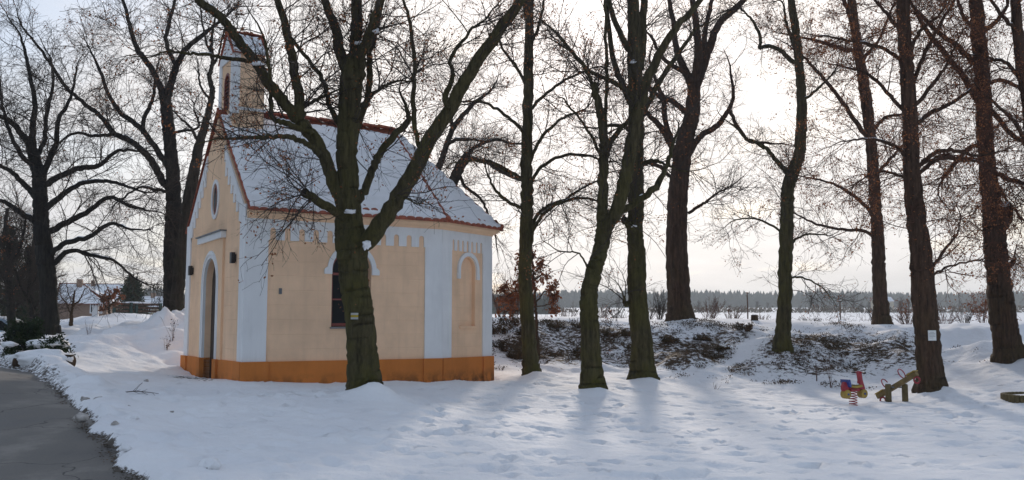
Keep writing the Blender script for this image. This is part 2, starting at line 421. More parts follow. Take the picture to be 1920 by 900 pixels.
def spawn(P, Rr, rng, per_m, len_rng, npts, ang=(35, 70), t0=.15, up=.15, jit=.16, rk=.5, rmin=.004, lenk=1.0, tmax=1.0, rel=None, tend=.35):
    """side shoots from every path of a batch"""
    m, n, _ = P.shape
    L = np.linalg.norm(np.diff(P, axis=1), axis=2).sum(1)
    cnt = rng.poisson(np.maximum(L * per_m * (tmax - t0), .02)); idx = np.repeat(np.arange(m), cnt); k = len(idx)
    if k == 0: return None
    t = rng.uniform(t0, tmax, k); f = t * (n - 1); i = np.minimum(f.astype(int), n - 2); fr = (f - i)[:, None]
    pos = P[idx, i] * (1 - fr) + P[idx, i + 1] * fr; tan = unit(P[idx, i + 1] - P[idx, i])
    r0 = Rr[idx, i] * (1 - fr[:, 0]) + Rr[idx, i + 1] * fr[:, 0]
    a = np.radians(rng.uniform(ang[0], ang[1], k))[:, None]
    rv = rng.normal(size=(k, 3)); perp = unit(rv - (rv * tan).sum(1, keepdims=True) * tan)
    d = unit(np.cos(a) * tan + np.sin(a) * perp + np.array([0, 0, up]))
    if rel is not None: ln = L[idx] * rng.uniform(rel[0], rel[1], k) * (1.15 - .75 * t)
    else: ln = rng.uniform(len_rng[0], len_rng[1], k) * (1.1 - .5 * t)
    ln = ln * lenk
    Q = np.empty((k, npts, 3)); Q[:, 0] = pos; st = (ln / (npts - 1))[:, None]
    for j in range(1, npts):
        d = unit(d + rng.normal(size=(k, 3)) * jit + np.array([0, 0, up * .25])); Q[:, j] = Q[:, j - 1] + d * st
    rb = np.maximum(np.minimum(r0 * rk, .003 + .0075 * ln), rmin)
    RR = rb[:, None] * np.linspace(1, tend, npts)[None]; RR = np.maximum(RR, rmin * .8)
    return Q, RR

def leaf_quads(pos, rng, size, droop=.5, aspect=.6):
    k = len(pos)
    d = unit(rng.normal(size=(k, 3)) - np.array([0, 0, droop])); n = unit(np.cross(d, rng.normal(size=(k, 3))))
    s = size * rng.uniform(.6, 1.3, (k, 1))
    a = pos; b_ = pos + d * s * .5 + n * s * aspect * .5; c = pos + d * s; e = pos + d * s * .5 - n * s * aspect * .5
    V = np.stack([a, b_, c, e], 1).reshape(-1, 3); F = np.arange(4 * k).reshape(k, 4); return V, F

def merge(parts):
    Vs, Fs, o = [], [], 0
    for V, F in parts:
        Vs.append(V); Fs.append(F + o); o += len(V)
    return np.vstack(Vs), np.vstack(Fs)

def trunk_tube(pts, rad, rng, sides=14, rough=.05):
    V, F = tubes((pts[None], rad[None]), sides)
    n = len(pts); ctr = np.repeat(pts, sides, 0); d = V - ctr
    nz = fbm(V[:, 0] * 5 + 7, V[:, 1] * 5, V[:, 2] * 1.6, int(rng.integers(99)), 3)
    lob = 0
    if sides >= 16:
        an = np.arctan2(d[:, 1], d[:, 0]); hz_ = V[:, 2] - pts[1, 2]; ph = rng.uniform(0, 6)
        lob = .15 * np.exp(-np.maximum(hz_, 0) / .30) * (np.cos(5 * an + ph) + .5 * np.cos(3 * an + 2 * ph)) + .05 * np.cos(4 * an + ph + hz_ * .5)
    V = ctr + d * (1 + rough * nz + lob)[:, None]
    return V, F

def limb_path(pts, d0, dd, rng, wob=.012, n=None):
    """pixel polyline (px, py, width px) -> 3D path with radii; depth goes d0 -> d0+dd"""
    k = len(pts); A = []
    for i, (px, py, w) in enumerate(pts):
        d = d0 + dd * (i / (k - 1)) if k > 1 else d0
        p = at(px, py, d); A.append([*p, w * (.47 if pts[0][2] > 30 and len(pts) > 9 else .44) * d / FPX])
    A = smooth_path(A, n or max(14, 5 * (k - 1)))
    A[1:-1, :3] += rng.normal(size=(len(A) - 2, 3)) * wob
    return A[:, :3], np.maximum(A[:, 3], .006)

def tree(name, label, depth, trunk, limbs, seed, bark='bark', twig='twig', leaf=None, leaf_n=0, leaf_size=.05, dens=2.2, blen=(.9, 2.2), sub=3.2, tw=4.0,
         up=.15, ext=2.5, tuft=0, jit=.16, group='bare trees round the chapel', t0=.2, tw_len=(.2, .6), rmin=.0028, blade=None, category='tree', mound=None, ang=(35, 70), fixbase=True, rooty=.26, trunk_t0=.35, trunk_dens=None):
    rng = np.random.default_rng(seed)
    paths = []
    P, Rr = limb_path(trunk, depth, 0, rng, n=10 * (len(trunk) - 1))
    bx, by = P[0, 0], P[0, 1]
    if mound: MOUNDS.append((bx + mound[2], by + mound[3], mound[0], mound[1]))
    TREES.append(dict(open_top=trunk[-1][1] < 12, name=name, label=label, depth=depth, P=P, R=Rr, limbs=limbs, rng=rng, bark=bark, twig=twig, leaf=leaf, leaf_n=leaf_n, leaf_size=leaf_size, dens=dens, blen=blen,
        sub=sub, tw=tw, up=up, ext=ext, tuft=tuft, jit=jit, group=group, t0=t0, tw_len=tw_len, rmin=rmin, category=category, ang=ang, rooty=rooty, trunk_t0=trunk_t0, trunk_dens=trunk_dens))
TREES = []

def build_tree(D):
    rng = D['rng']; P, Rr = D['P'], D['R']; depth = D['depth']
    z0 = gz(P[0, 0], P[0, 1])
    # flare and bury the foot
    zb = P[:, 2] - z0
    Rr = Rr * (1 + D['rooty'] * np.exp(-np.maximum(zb, 0) / .28))
    first = P[0].copy(); first[2] = min(first[2], z0) - .35
    P = np.vstack([first, P]); Rr = np.r_[Rr[0] * 1.08, Rr]
    base = np.array([P[1, 0], P[1, 1], z0])
    solid = [(P, Rr)]; opens = [D['open_top']]
    for L_ in D['limbs']:
        pts, dd = L_[0], L_[1]; off = L_[2] if len(L_) > 2 else 0.0
        solid.append(limb_path(pts, depth + off, dd, rng)); opens.append(pts[-1][1] < 12)
    # crowns go on above the frame: fork the open ends
    grown = []
    for (p, r), op in zip(list(solid), opens):
        if op and r[-1] > .028 and D['ext'] > 0:
            q, rr = [p[-1]], r[-1]; tan = unit(p[-1] - p[-4])
            for f in range(2 if r[-1] < .06 else 3):
                d = unit(tan + rng.normal(size=3) * .38 + np.array([0, 0, .25])); ln = D['ext'] * rng.uniform(.7, 1.2) * min(1.6, .6 + r[-1] * 8); n = 9
                Q = [p[-1] - tan * r[-1] * .5]
                for j in range(n - 1):
                    d = unit(d + rng.normal(size=3) * .13 + np.array([0, 0, .04])); Q.append(Q[-1] + d * ln / (n - 1))
                grown.append((np.array(Q), np.linspace(rr * .78, .012, n)))
    # closed ends taper out into a last shoot, cut stubs sprout a fan of thin twigs
    fan = []
    for (p, r), op in zip(list(solid), opens):
        if op or D['ext'] == 0: continue
        tan = unit(p[-1] - p[-4]); stub = r[-1] > .05
        if not stub and r[-1] > .008:
            d = tan; Q = [p[-1] - tan * r[-1] * .4]; n = 9; ln = min(2.2, 18 * r[-1] + .5)
            for j in range(n - 1):
                d = unit(d + rng.normal(size=3) * .17 + np.array([0, 0, D['up'] * .3])); Q.append(Q[-1] + d * ln / (n - 1))
            grown.append((np.array(Q), np.linspace(r[-1] * .97, .005, n)))
        k = 16 if stub else 4; n = 9; Q = np.empty((k, n, 3)); Q[:, 0] = p[-1] - tan * rng.uniform(0, .25, (k, 1)); d = unit(tan + rng.normal(size=(k, 3)) * (.75 if stub else .5)); ln = rng.uniform(.7, 1.9 if stub else 1.3, k)
        for j in range(1, n):
            d = unit(d + rng.normal(size=(k, 3)) * .14 + np.array([0, 0, -.02])); Q[:, j] = Q[:, j - 1] + d * (ln / (n - 1))[:, None]
        fan.append((Q, (.004 + .005 * ln)[:, None] * np.linspace(1, .4, n)[None]))
    solid += grown
    parts = []
    for i, (p, r) in enumerate(solid):
        parts.append(trunk_tube(p, r, rng, 28 if i == 0 else (12 if r[0] > .05 else 7), .07 if i == 0 else .06))
    V, F = merge(parts)
    root = empty(D['name'], base); tag(root, D['label'], D['category'], D['group'])
    tr = link_mesh('trunk', np_mesh('trunk', V - base, F), M[D['bark']], root, True)
    if D['ext'] and D['depth'] < 31:
        sn = []
        for p, r in solid[1:]:
            p, r = np.asarray(p), np.asarray(r); t_ = unit(np.gradient(p, axis=0)); g = fbm(p[:, 0] * 1.9, p[:, 1] * 1.9, p[:, 2] * 1.9, int(rng.integers(999)), 2)
            ok = (np.abs(t_[:, 2]) < .62) & (r > .018) & (g > .18); i = 0
            while i < len(p):
                if ok[i]:
                    j = i
                    while j < len(p) and ok[j]: j += 1
                    if j - i >= 2:
                        q = p[i:j]; q2 = smooth_path(np.c_[q, r[i:j]], 9)
                        prof_ = np.sin(np.linspace(.15, np.pi - .15, len(q2))) ** .5
                        sn.append(tubes(((q2[:, :3] + np.array([0, 0, 1.0]) * (q2[:, 3] * .72)[:, None])[None], (q2[:, 3] * .52 * prof_)[None]), 8))
                    i = j
                else: i += 1
        sn.sort(key=lambda q: -np.ptp(q[0], axis=0).max())
        for V, F in sn[:8]: link_mesh('limb_snow', np_mesh('limb_snow', V - base, F), M['snow'], root, True)
    # branches
    n = 16
    def rs(p, r):
        t = np.linspace(0, len(p) - 1, n); i = np.minimum(t.astype(int), len(p) - 2); f = (t - i)[:, None]
        return p[i] * (1 - f) + p[i + 1] * f, r[i] * (1 - f[:, 0]) + r[i + 1] * f[:, 0]
    LB = [rs(p, r) for p, r in solid[1:]]
    B1 = []
    if LB:
        B1.append(spawn(np.array([a for a, _ in LB]), np.array([b for _, b in LB]), rng, D['dens'] * 1.9, D['blen'], 9, D['ang'], D['t0'], D['up'], D['jit'], .55, .006))
    a, b_ = rs(P, Rr)
    B1.append(spawn(a[None], b_[None], rng, (D['trunk_dens'] if D['trunk_dens'] is not None else D['dens'] * .7) * 1.4, D['blen'], 9, (50, 85), D['trunk_t0'], D['up'], D['jit'], .2, .007))
    B1 = [x for x in B1 if x is not None] + fan
    cr = []; tips = []
    if B1:
        P1 = np.vstack([x[0] for x in B1]); R1 = np.vstack([x[1] for x in B1]); cr.append(tubes((P1, R1), 5)); tips.append(P1[:, 5:].reshape(-1, 3))
        s2 = spawn(P1, R1, rng, D['sub'] * 1.9, (.3, .9), 6, (30, 65), .15, D['up'] * .7, D['jit'] * 1.1, .6, .0040, rel=(.3, .7))
        if s2:
            cr.append(tubes(s2, 4)); tips.append(s2[0][:, 2:].reshape(-1, 3))
            s3 = spawn(s2[0], s2[1], rng, D['tw'] * 1.8, D['tw_len'], 4, (25, 60), .15, D['up'] * .5, D['jit'] * 1.2, .75, D['rmin'])
            if s3: cr.append(tubes(s3, 3)); tips.append(s3[0][:, 1:].reshape(-1, 3))
        s4 = spawn(P1, R1, rng, D['tw'] * .5, D['tw_len'], 4, (30, 70), .2, D['up'] * .5, D['jit'] * 1.2, .75, D['rmin'])
        if s4: cr.append(tubes(s4, 3))
        V, F = merge(cr)
        link_mesh('crown', np_mesh('crown', V - base, F), M[D['twig']], root)
    if D['leaf'] and D['leaf_n']:
        T = np.vstack(tips)
        # leaves hang in clusters
        D['leaf_n'] = int(D['leaf_n'] * (4.5 if D['ext'] else 3.5)); nc = max(1, D['leaf_n'] // 4); c = T[rng.integers(len(T), size=nc)]
        pos = np.repeat(c, 4, 0) + rng.normal(size=(nc * 4, 3)) * .05
        if D['tuft']:
            k = D['tuft']; i = rng.integers(len(P) // 4, len(P), k); a = rng.uniform(0, 6.283, k)
            tp = P[i] + np.stack([np.cos(a), np.sin(a), np.zeros(k)], 1) * (Rr[i] * 1.05)[:, None] + rng.normal(size=(k, 3)) * np.array([.03, .03, .12])
            pos = np.vstack([pos, tp])
        V, F = leaf_quads(pos, rng, D['leaf_size'])
        link_mesh('dry_leaves', np_mesh('dry_leaves', V - base, F), M[D['leaf']], root)
    return root

# ------------------------------------------------------------------ tree list (traced from the photograph, each at its own distance)
T1 = [(686,738,58),(682,690,58),(676,620,56),(668,560,55),(662,500,56),(657,450,58),(654,400,50),(652,340,42),(650,270,40),(653,210,42),(660,150,46),(664,110,44)]
tree('lime_tree', 'large mossy forked tree with a striped trail mark, standing before the chapel wall', 16.5, T1, [
 ([(668,470,34),(700,440,36),(732,392,34),(770,332,32),(800,272,30),(845,202,28),(872,150,26),(922,78,24),(978,-2,20),(1010,-50,17)], -.9),
 ([(655,420,30),(641,380,28),(622,330,28),(604,284,28),(578,246,28),(555,220,26),(528,186,25),(508,160,24),(475,111,22),(440,66,20),(412,34,19),(369,-4,17),(340,-35,14)], -.6),
 ([(575,244,24),(562,222,25),(560,178,22),(551,124,20),(538,67,18),(520,0,15),(508,-50,13)], .5, -.35),
 ([(652,420,22),(631,397,20),(600,380,19),(569,360,19)], -1.0),
 ([(600,290,14),(583,272,13),(560,262,12),(533,256,11),(500,258,10),(478,258,9)], -.6, -.3),
 ([(585,252,16),(551,236,14),(530,230,13),(512,222,11),(508,180,9),(506,140,8),(500,90,6)], -.5, -.35),
 ([(482,120,10),(462,114,10),(431,111,9),(400,104,8),(364,100,7),(329,98,5)], -.4, -.5),
 ([(662,385,20),(680,365,18),(698,320,17),(711,289,16),(740,252,15),(764,227,13),(762,205,8)], .9, .1),
 ([(660,280,16),(672,231,15),(690,180,14),(693,111,13),(706,50,11),(720,-10,9)], .9, .1),
 ([(676,200,8),(705,172,7),(733,156,6)], .5, .4),
 ([(656,150,26),(640,100,24),(628,50,20),(600,-20,17)], .6),
 ([(664,120,30),(668,60,26),(668,0,23),(670,-60,20)], .2),
 ([(668,120,26),(690,70,22),(712,5,19),(735,-60,16)], -.7),
 ([(650,260,13),(622,205,11),(606,150,10),(575,110,9),(545,70,7)], .9),
 ([(842,206,12),(836,180,14),(850,140,10),(846,110,9),(880,60,7),(905,40,5)], .4, -.6),
 ([(560,200,8),(585,192,8),(610,178,6)], .3, -.2),
 ([(790,290,9),(776,230,11),(775,175,10),(777,110,9),(771,55,8),(756,0,6)], .5, -.4),
 ([(735,390,7),(742,368,6),(760,372,4)], -.3, -.5),
 ], 11, bark='bark_green', leaf='leaf_brown', leaf_n=1600, leaf_size=.05, dens=2.3, blen=(.8, 2.1), mound=(.28, .42, .22, -.35), tuft=120, trunk_t0=.72, up=.04)
tree('slender_tree', 'slender upright mossy tree just right of the chapel corner, in front of the brown oak', 23.5,
 [(998,707,33),(992,650,29),(986,560,27),(985,470,25),(988,380,24),(987,300,22),(990,200,20),(991,110,19),(994,0,16),(994,-60,14)], [
 ([(995,458,8),(1006,420,8),(1040,385,7),(1090,372,6),(1125,378,4)], -.8),
 ([(996,425,8),(1014,395,8),(1060,372,6),(1118,340,4)], .8),
 ([(996,345,8),(1010,318,8),(1050,293,7),(1095,291,6),(1130,300,4)], .6),
 ([(994,305,8),(1012,262,8),(1050,225,6),(1090,207,4)], -.6),
 ([(993,208,7),(1018,180,7),(1060,150,6),(1105,130,4)], .5),
 ([(990,260,8),(970,235,8),(940,210,7),(906,192,6),(880,190,4)], -.5),
 ([(986,338,9),(960,325,9),(925,305,8),(890,300,6)], .5),
 ([(985,392,8),(955,380,7),(925,350,6),(915,330,4)], -.4),
 ([(990,170,7),(965,120,7),(945,95,6),(930,60,4)], .5),
 ([(992,90,8),(1010,50,7),(1020,0,5)], -.4),
 ([(992,70,9),(985,20,8),(975,-40,6)], .4)], 12, bark='bark_green', leaf='leaf_brown', leaf_n=1000, leaf_size=.055, dens=3.2, blen=(.8, 1.9), mound=(.12, .4, .1, -.3), up=-.02, trunk_dens=2.6, trunk_t0=.3)
tree('leaning_tree', 'crooked mossy tree forking low, nearest of the trees right of the chapel', 20.2,
 [(1110,735,42),(1108,680,38),(1106,610,36),(1104,560,35),(1112,515,33),(1125,470,31),(1131,430,30),(1130,390,24),(1132,310,21),(1133,266,20),(1126,215,17),(1113,158,15)], [
 ([(1128,450,30),(1140,420,30),(1156,396,30),(1170,345,29),(1180,300,29),(1190,235,27),(1203,185,23),(1222,130,20),(1258,66,16),(1305,10,13),(1340,-40,10)], -.5),
 ([(1150,402,16),(1168,394,15),(1207,370,15),(1234,345,14),(1247,318,11),(1256,290,9),(1262,268,7)], .8),
 ([(1126,205,10),(1112,165,9),(1100,134,8),(1070,95,8),(1047,66,6)], -.3),
 ([(1133,250,10),(1136,200,8),(1138,128,8),(1136,60,7),(1135,-20,6)], .4),
 ([(1134,300,13),(1148,262,12),(1180,225,10),(1200,200,9)], .6),
 ([(1107,520,5),(1090,480,4),(1060,472,3)], -.3),
 ([(1130,300,7),(1112,262,7),(1080,215,5),(1060,190,4)], .5)], 13, bark='bark_green', dens=2.6, blen=(.8, 1.9), leaf='leaf_brown', leaf_n=500, mound=(.14, .38, .15, -.3), trunk_t0=.5, up=.06)
tree('straight_tree', 'tall straight tree with a knotted trunk, right behind the crooked leaning tree', 23.2,
 [(1207,719,48),(1204,670,44),(1199,600,40),(1194,540,38),(1194,480,37),(1191,430,34),(1193,330,31),(1193,220,30),(1190,120,29),(1190,90,28),(1186,0,22),(1184,-60,19)], [
 ([(1186,200,14),(1170,165,13),(1152,118,12),(1140,41,10),(1136,-20,8)], .6),
 ([(1188,110,14),(1170,78,13),(1150,30,12),(1138,-10,10)], -.5),
 ([(1184,185,10),(1160,160,10),(1104,132,8),(1075,100,6)], -.6),
 ([(1200,130,20),(1205,60,18),(1208,0,16),(1215,-50,13)], .3),
 ([(1200,230,14),(1216,190,13),(1245,140,11),(1280,90,9),(1300,60,7)], .7),
 ([(1193,440,16),(1182,425,15),(1170,410,14)], -.5),
 ([(1198,310,8),(1222,300,8),(1250,310,6)], -.5),
 ([(1178,570,16),(1172,568,10),(1168,552,3)], -.2),
 ([(1196,260,9),(1175,240,9),(1150,235,7),(1120,240,4)], .6)], 14, bark='bark_green', dens=2.4, leaf='leaf_brown', leaf_n=500, mound=(.16, .45, .1, -.35), trunk_t0=.4, up=.08)
tree('old_oak', 'thick old oak on the crest of the snowy bank', 32.6,
 [(1275,607,50),(1273,560,44),(1270,500,42),(1268,430,41),(1271,370,39),(1277,310,38),(1285,260,36),(1296,220,32),(1301,170,28),(1300,150,26)], [
 ([(1300,165,22),(1284,130,17),(1268,90,14),(1262,40,11),(1250,-20,9)], .8),
 ([(1301,160,22),(1309,110,19),(1307,60,16),(1298,0,13),(1290,-50,10)], -.8),
 ([(1302,165,24),(1318,125,20),(1330,90,18),(1348,45,15),(1385,10,13),(1420,-30,10)], .5),
 ([(1322,110,12),(1322,60,11),(1335,0,9)], 1.0),
 ([(1290,290,16),(1306,265,14),(1320,250,13),(1346,235,12),(1362,212,10),(1375,185,8),(1372,150,6)], -.9),
 ([(1366,205,8),(1385,240,8),(1405,265,7),(1440,268,5)], -.6, -.9),
 ([(1268,300,14),(1256,268,14),(1240,240,13),(1216,215,10),(1200,190,8)], .9),
 ([(1262,270,12),(1248,230,12),(1244,190,11),(1230,150,8),(1220,120,6)], -.9, .3),
 ([(1284,210,13),(1262,190,11),(1240,185,9),(1215,160,6)], .9),
 ([(1293,140,10),(1270,128,10),(1244,110,9),(1222,70,6)], -.7),
 ([(1290,400,7),(1308,388,7),(1322,380,6),(1345,362,4),(1372,348,3)], -.7),
 ([(1255,330,8),(1232,310,8),(1205,305,6)], .7)], 15, bark='bark_brown', dens=1.9, blen=(1.0, 2.4), sub=3.0, tw=3.4, jit=.28, mound=(.15, .8, .1, -.5), rmin=.0042, trunk_t0=.45, leaf='leaf_brown', leaf_n=300)
tree('bent_tree', 'tree with an S-bent mossy trunk halfway up the snowy bank', 28.2,
 [(1468,664,33),(1468,620,30),(1471,560,28),(1473,480,27),(1476,400,26),(1478,350,25),(1487,322,25),(1498,290,22),(1503,230,20),(1502,170,19),(1498,120,18),(1493,70,17),(1484,0,15),(1478,-60,13)], [
 ([(1476,325,11),(1460,305,10),(1440,282,9),(1420,268,8),(1398,258,6),(1376,235,4)], -.5),
 ([(1494,122,11),(1475,105,10),(1455,90,9),(1436,86,8),(1424,90,7),(1426,70,7),(1412,40,6),(1396,22,4)], .5),
 ([(1475,445,5),(1450,425,5),(1415,410,4),(1380,412,3)], -.6),
 ([(1478,460,5),(1510,440,5),(1540,440,3)], .5),
 ([(1480,520,5),(1505,520,4),(1535,535,3)], -.4),
 ([(1501,190,7),(1530,170,6),(1560,140,4)], -.6),
 ([(1496,100,8),(1480,60,7),(1470,20,5)], .5)], 16, bark='bark_green', dens=3.0, blen=(.8, 1.8), leaf='leaf_brown', leaf_n=500, mound=(.05, .5, .1, -.3), rmin=.0036, trunk_t0=.12, trunk_dens=2.6, up=.02)
tree('crest_tree', 'slim brown tree leaning left on the bank crest, behind the seesaw', 32.8,
 [(1654,616,33),(1651,570,28),(1648,520,26),(1646,460,25),(1643,400,24),(1638,330,23),(1633,260,22),(1626,200,22),(1617,140,20),(1607,80,18),(1600,30,17),(1592,-50,14)], [
 ([(1630,262,12),(1617,245,11),(1595,215,10),(1574,184,9),(1545,148,8),(1512,112,6),(1490,95,4)], -.7),
 ([(1645,420,9),(1625,388,8),(1590,360,7),(1555,342,5),(1510,332,3)], .6),
 ([(1644,448,8),(1620,433,7),(1580,430,6),(1530,420,5),(1490,400,3)], -.6),
 ([(1612,145,8),(1620,110,8),(1650,70,6),(1670,20,5)], .7),
 ([(1613,95,10),(1580,92,9),(1545,80,8),(1500,70,5)], .6),
 ([(1634,250,8),(1660,220,7),(1690,215,5)], -.5),
 ([(1640,330,8),(1668,300,7),(1695,270,5)], .6),
 ([(1600,50,9),(1586,10,9),(1570,-30,7)], -.5)], 17, bark='bark_brown', twig='twig_red', leaf='leaf_brown', leaf_n=2600, leaf_size=.07, dens=2.8, blen=(.9, 2.2), mound=(.1, .6, .1, -.4), tuft=200, rmin=.0042, trunk_t0=.35, trunk_dens=3, up=-.05)
tree('notice_tree', 'straight brown tree with a paper notice pinned to it, just right of the seesaw', 23.3,
 [(1745,740,50),(1742,690,47),(1737,620,45),(1733,560,43),(1729,500,41),(1722,440,38),(1716,390,36),(1709,300,32),(1706,230,30),(1702,150,29),(1697,80,28),(1692,0,26),(1688,-60,23)], [
 ([(1722,312,10),(1735,300,10),(1758,285,9),(1790,283,8),(1830,292,6)], -.5),
 ([(1723,325,9),(1760,298,8),(1800,300,6),(1850,305,5)], .6),
 ([(1712,240,9),(1740,215,9),(1790,190,8),(1830,160,5)], .6),
 ([(1710,205,9),(1740,170,9),(1770,130,7),(1790,90,5)], -.6),
 ([(1705,180,9),(1725,120,9),(1755,60,8),(1785,10,6)], .5),
 ([(1700,110,9),(1725,60,8),(1760,30,6)], -.5),
 ([(1700,215,8),(1670,180,8),(1630,140,7),(1600,130,5)], .5),
 ([(1705,300,8),(1680,275,8),(1640,262,6),(1600,262,4)], -.5),
 ([(1697,120,9),(1660,92,8),(1610,80,7),(1560,70,5)], -.5),
 ([(1694,70,8),(1670,35,8),(1640,0,6)], .5),
 ([(1735,525,7),(1750,500,7),(1775,462,6),(1795,440,4),(1800,410,3)], -.4),
 ([(1735,530,5),(1765,505,5),(1810,492,4),(1845,485,3)], .5),
 ([(1712,350,7),(1690,330,7),(1650,322,5),(1610,340,3)], .4)], 18, bark='bark_brown', twig='twig_red', leaf='leaf_brown', leaf_n=2600, leaf_size=.055, dens=3.0, blen=(.9, 2.2), mound=(.16, .45, .2, -.3), tuft=500, trunk_t0=.3, trunk_dens=3, up=-.08)
tree('burr_tree', 'thick brown tree with a big burr and a broken stub, near the right edge', 25.6,
 [(1893,680,56),(1888,640,52),(1880,590,50),(1875,540,48),(1868,480,45),(1864,430,42),(1860,390,38),(1853,330,33),(1848,270,31),(1845,200,30),(1839,120,28),(1833,50,27),(1828,-20,24),(1824,-60,22)], [
 ([(1864,440,24),(1876,425,28),(1884,405,30),(1886,392,28),(1885,384,16)], -.1, -.1),
 ([(1893,498,12),(1899,492,9),(1904,484,4)], -.3, -.2),
 ([(1852,330,11),(1870,326,11),(1895,338,10),(1925,345,8)], -.6),
 ([(1842,300,10),(1800,298,9),(1768,290,8),(1745,300,5)], -.7),
 ([(1845,270,9),(1815,280,9),(1780,320,7),(1760,350,4)], .4),
 ([(1845,195,12),(1870,220,11),(1900,255,10),(1930,270,8)], -.6),
 ([(1838,200,14),(1810,150,13),(1780,110,12),(1740,60,10),(1715,20,8)], .6),
 ([(1836,130,13),(1800,90,12),(1760,60,10),(1710,10,7)], -.7),
 ([(1845,160,10),(1880,150,9),(1920,170,7)], .6),
 ([(1842,60,10),(1868,40,9),(1890,10,7)], -.4),
 ([(1830,60,9),(1805,25,8),(1790,-20,6)], .6),
 ([(1852,310,7),(1885,370,6),(1915,410,4)], -.6)], 19, bark='bark_brown', twig='twig_red', leaf='leaf_brown', leaf_n=2600, leaf_size=.06, dens=2.8, blen=(.9, 2.2), mound=(.12, .6, .1, -.4), tuft=450, trunk_t0=.35, trunk_dens=2.6, up=-.08)
tree('edge_tree', 'dark brown tree cut off by the right edge of the view', 24.0,
 [(1968,720,44),(1960,600,38),(1950,450,34),(1938,300,28),(1926,190,25),(1914,110,23),(1906,30,22),(1898,-50,19)], [
 ([(1920,160,9),(1890,120,8),(1860,110,6)], .5),
 ([(1940,330,10),(1915,250,9),(1890,215,8),(1850,180,5)], -.6),
 ([(1908,60,9),(1880,30,8),(1850,-10,6)], -.4),
 ([(1930,230,9),(1960,180,8),(2000,140,6)], .5)], 20, bark='bark_brown', twig='twig_red', leaf='leaf_brown', leaf_n=1200, leaf_size=.055, dens=2.8, tuft=150, trunk_t0=.3, up=-.05)
tree('spreading_tree', 'tall tree spreading wide over the snow bank left of the chapel front', 30.0,
 [(326,606,38),(325,560,36),(323,500,34),(324,440,33),(326,390,31),(325,340,29),(320,280,27),(316,235,25),(312,195,23),(306,170,20)], [
 ([(310,190,17),(300,160,14),(288,135,13),(270,110,12),(256,90,11),(246,60,9),(236,20,7),(220,-30,6)], .6),
 ([(312,195,18),(322,150,15),(333,120,14),(350,90,11),(372,72,10),(404,46,7),(430,25,5)], -.5),
 ([(330,125,9),(312,80,9),(318,40,8),(330,-10,6)], .8, -.2),
 ([(320,355,17),(305,340,16),(290,312,15),(270,285,14),(240,262,13),(214,250,12),(190,220,10),(160,195,9),(125,165,8),(92,115,7),(62,75,5),(40,48,4)], -.8),
 ([(318,315,14),(300,290,13),(272,250,12),(245,225,11),(225,212,10),(205,180,8),(190,140,7),(175,105,5)], .9),
 ([(268,250,10),(270,220,9),(285,190,8),(292,150,6)], .4, .6),
 ([(214,250,8),(180,255,7),(140,250,6),(110,268,4)], -.5, -.6),
 ([(322,250,7),(345,245,6),(372,238,5),(365,210,4)], .5),
 ([(320,360,8),(290,355,7),(262,352,5),(225,375,4)], .6)], 21, bark='bark_black', twig='twig', leaf='leaf_brown', leaf_n=900, leaf_size=.06, dens=2.2, blen=(.9, 2.2), jit=.22, rmin=.0042, trunk_t0=.5, up=.06)
tree('tilted_tree', 'tree tilting right behind the chapel gable, its trunk touching the wall edge in view', 29.0,
 [(330,612,26),(334,540,26),(340,490,26),(346,440,25),(352,390,25),(360,340,24),(372,280,21),(384,235,17),(393,200,14),(399,172,12),(393,145,10),(398,118,9),(396,80,7),(402,40,5)], [
 ([(372,270,7),(358,240,6),(340,225,4)], -.5),
 ([(392,185,6),(378,165,5),(372,135,4)], .5),
 ([(396,130,6),(410,100,5),(420,60,4)], .4),
 ([(396,100,6),(384,70,5),(378,30,4)], -.4)], 22, bark='bark', dens=2.6, blen=(.6, 1.4), rmin=.0042, trunk_t0=.5, up=.05)
tree('dark_tree', 'broad dark tree with sweeping low branches above the parked car', 27.5,
 [(93,620,34),(92,560,33),(88,510,33),(82,460,33),(77,420,32),(75,370,30),(73,330,27),(66,300,24),(60,280,22)], [
 ([(62,285,18),(50,265,15),(36,245,13),(15,225,11),(-20,210,8)], -.7),
 ([(62,285,17),(60,240,13),(66,200,11),(58,150,9),(50,110,7),(40,70,5)], .5),
 ([(74,340,15),(88,310,13),(105,270,11),(110,225,9),(130,190,7),(140,150,5)], -.6),
 ([(78,350,15),(110,332,13),(150,315,12),(185,310,10),(215,285,8),(240,280,6)], .6),
 ([(78,400,14),(110,370,12),(150,345,10),(200,340,8),(240,350,6),(270,360,4)], -.8),
 ([(82,440,14),(120,420,13),(160,400,11),(205,370,9),(240,385,7),(275,395,4)], .9),
 ([(88,480,12),(125,455,11),(165,445,10),(205,420,8),(245,430,5)], -.7),
 ([(90,505,12),(130,470,10),(170,478,8),(215,490,6),(250,520,4)], .7),
 ([(75,380,13),(50,350,12),(25,325,10),(0,310,8),(-30,300,6)], .8),
 ([(76,420,13),(40,400,12),(10,380,9),(-30,370,6)], -.8),
 ([(70,320,11),(40,290,10),(20,250,8),(5,200,6),(0,150,4)], .9),
 ([(66,300,10),(84,260,9),(88,210,8),(100,160,6),(95,110,4)], 1.0)], 23, bark='bark_black', dens=2.6, blen=(1.0, 2.4), jit=.2, rmin=.0045, sub=3.4, tw=4, trunk_t0=.4, up=.02, ang=(30, 65))
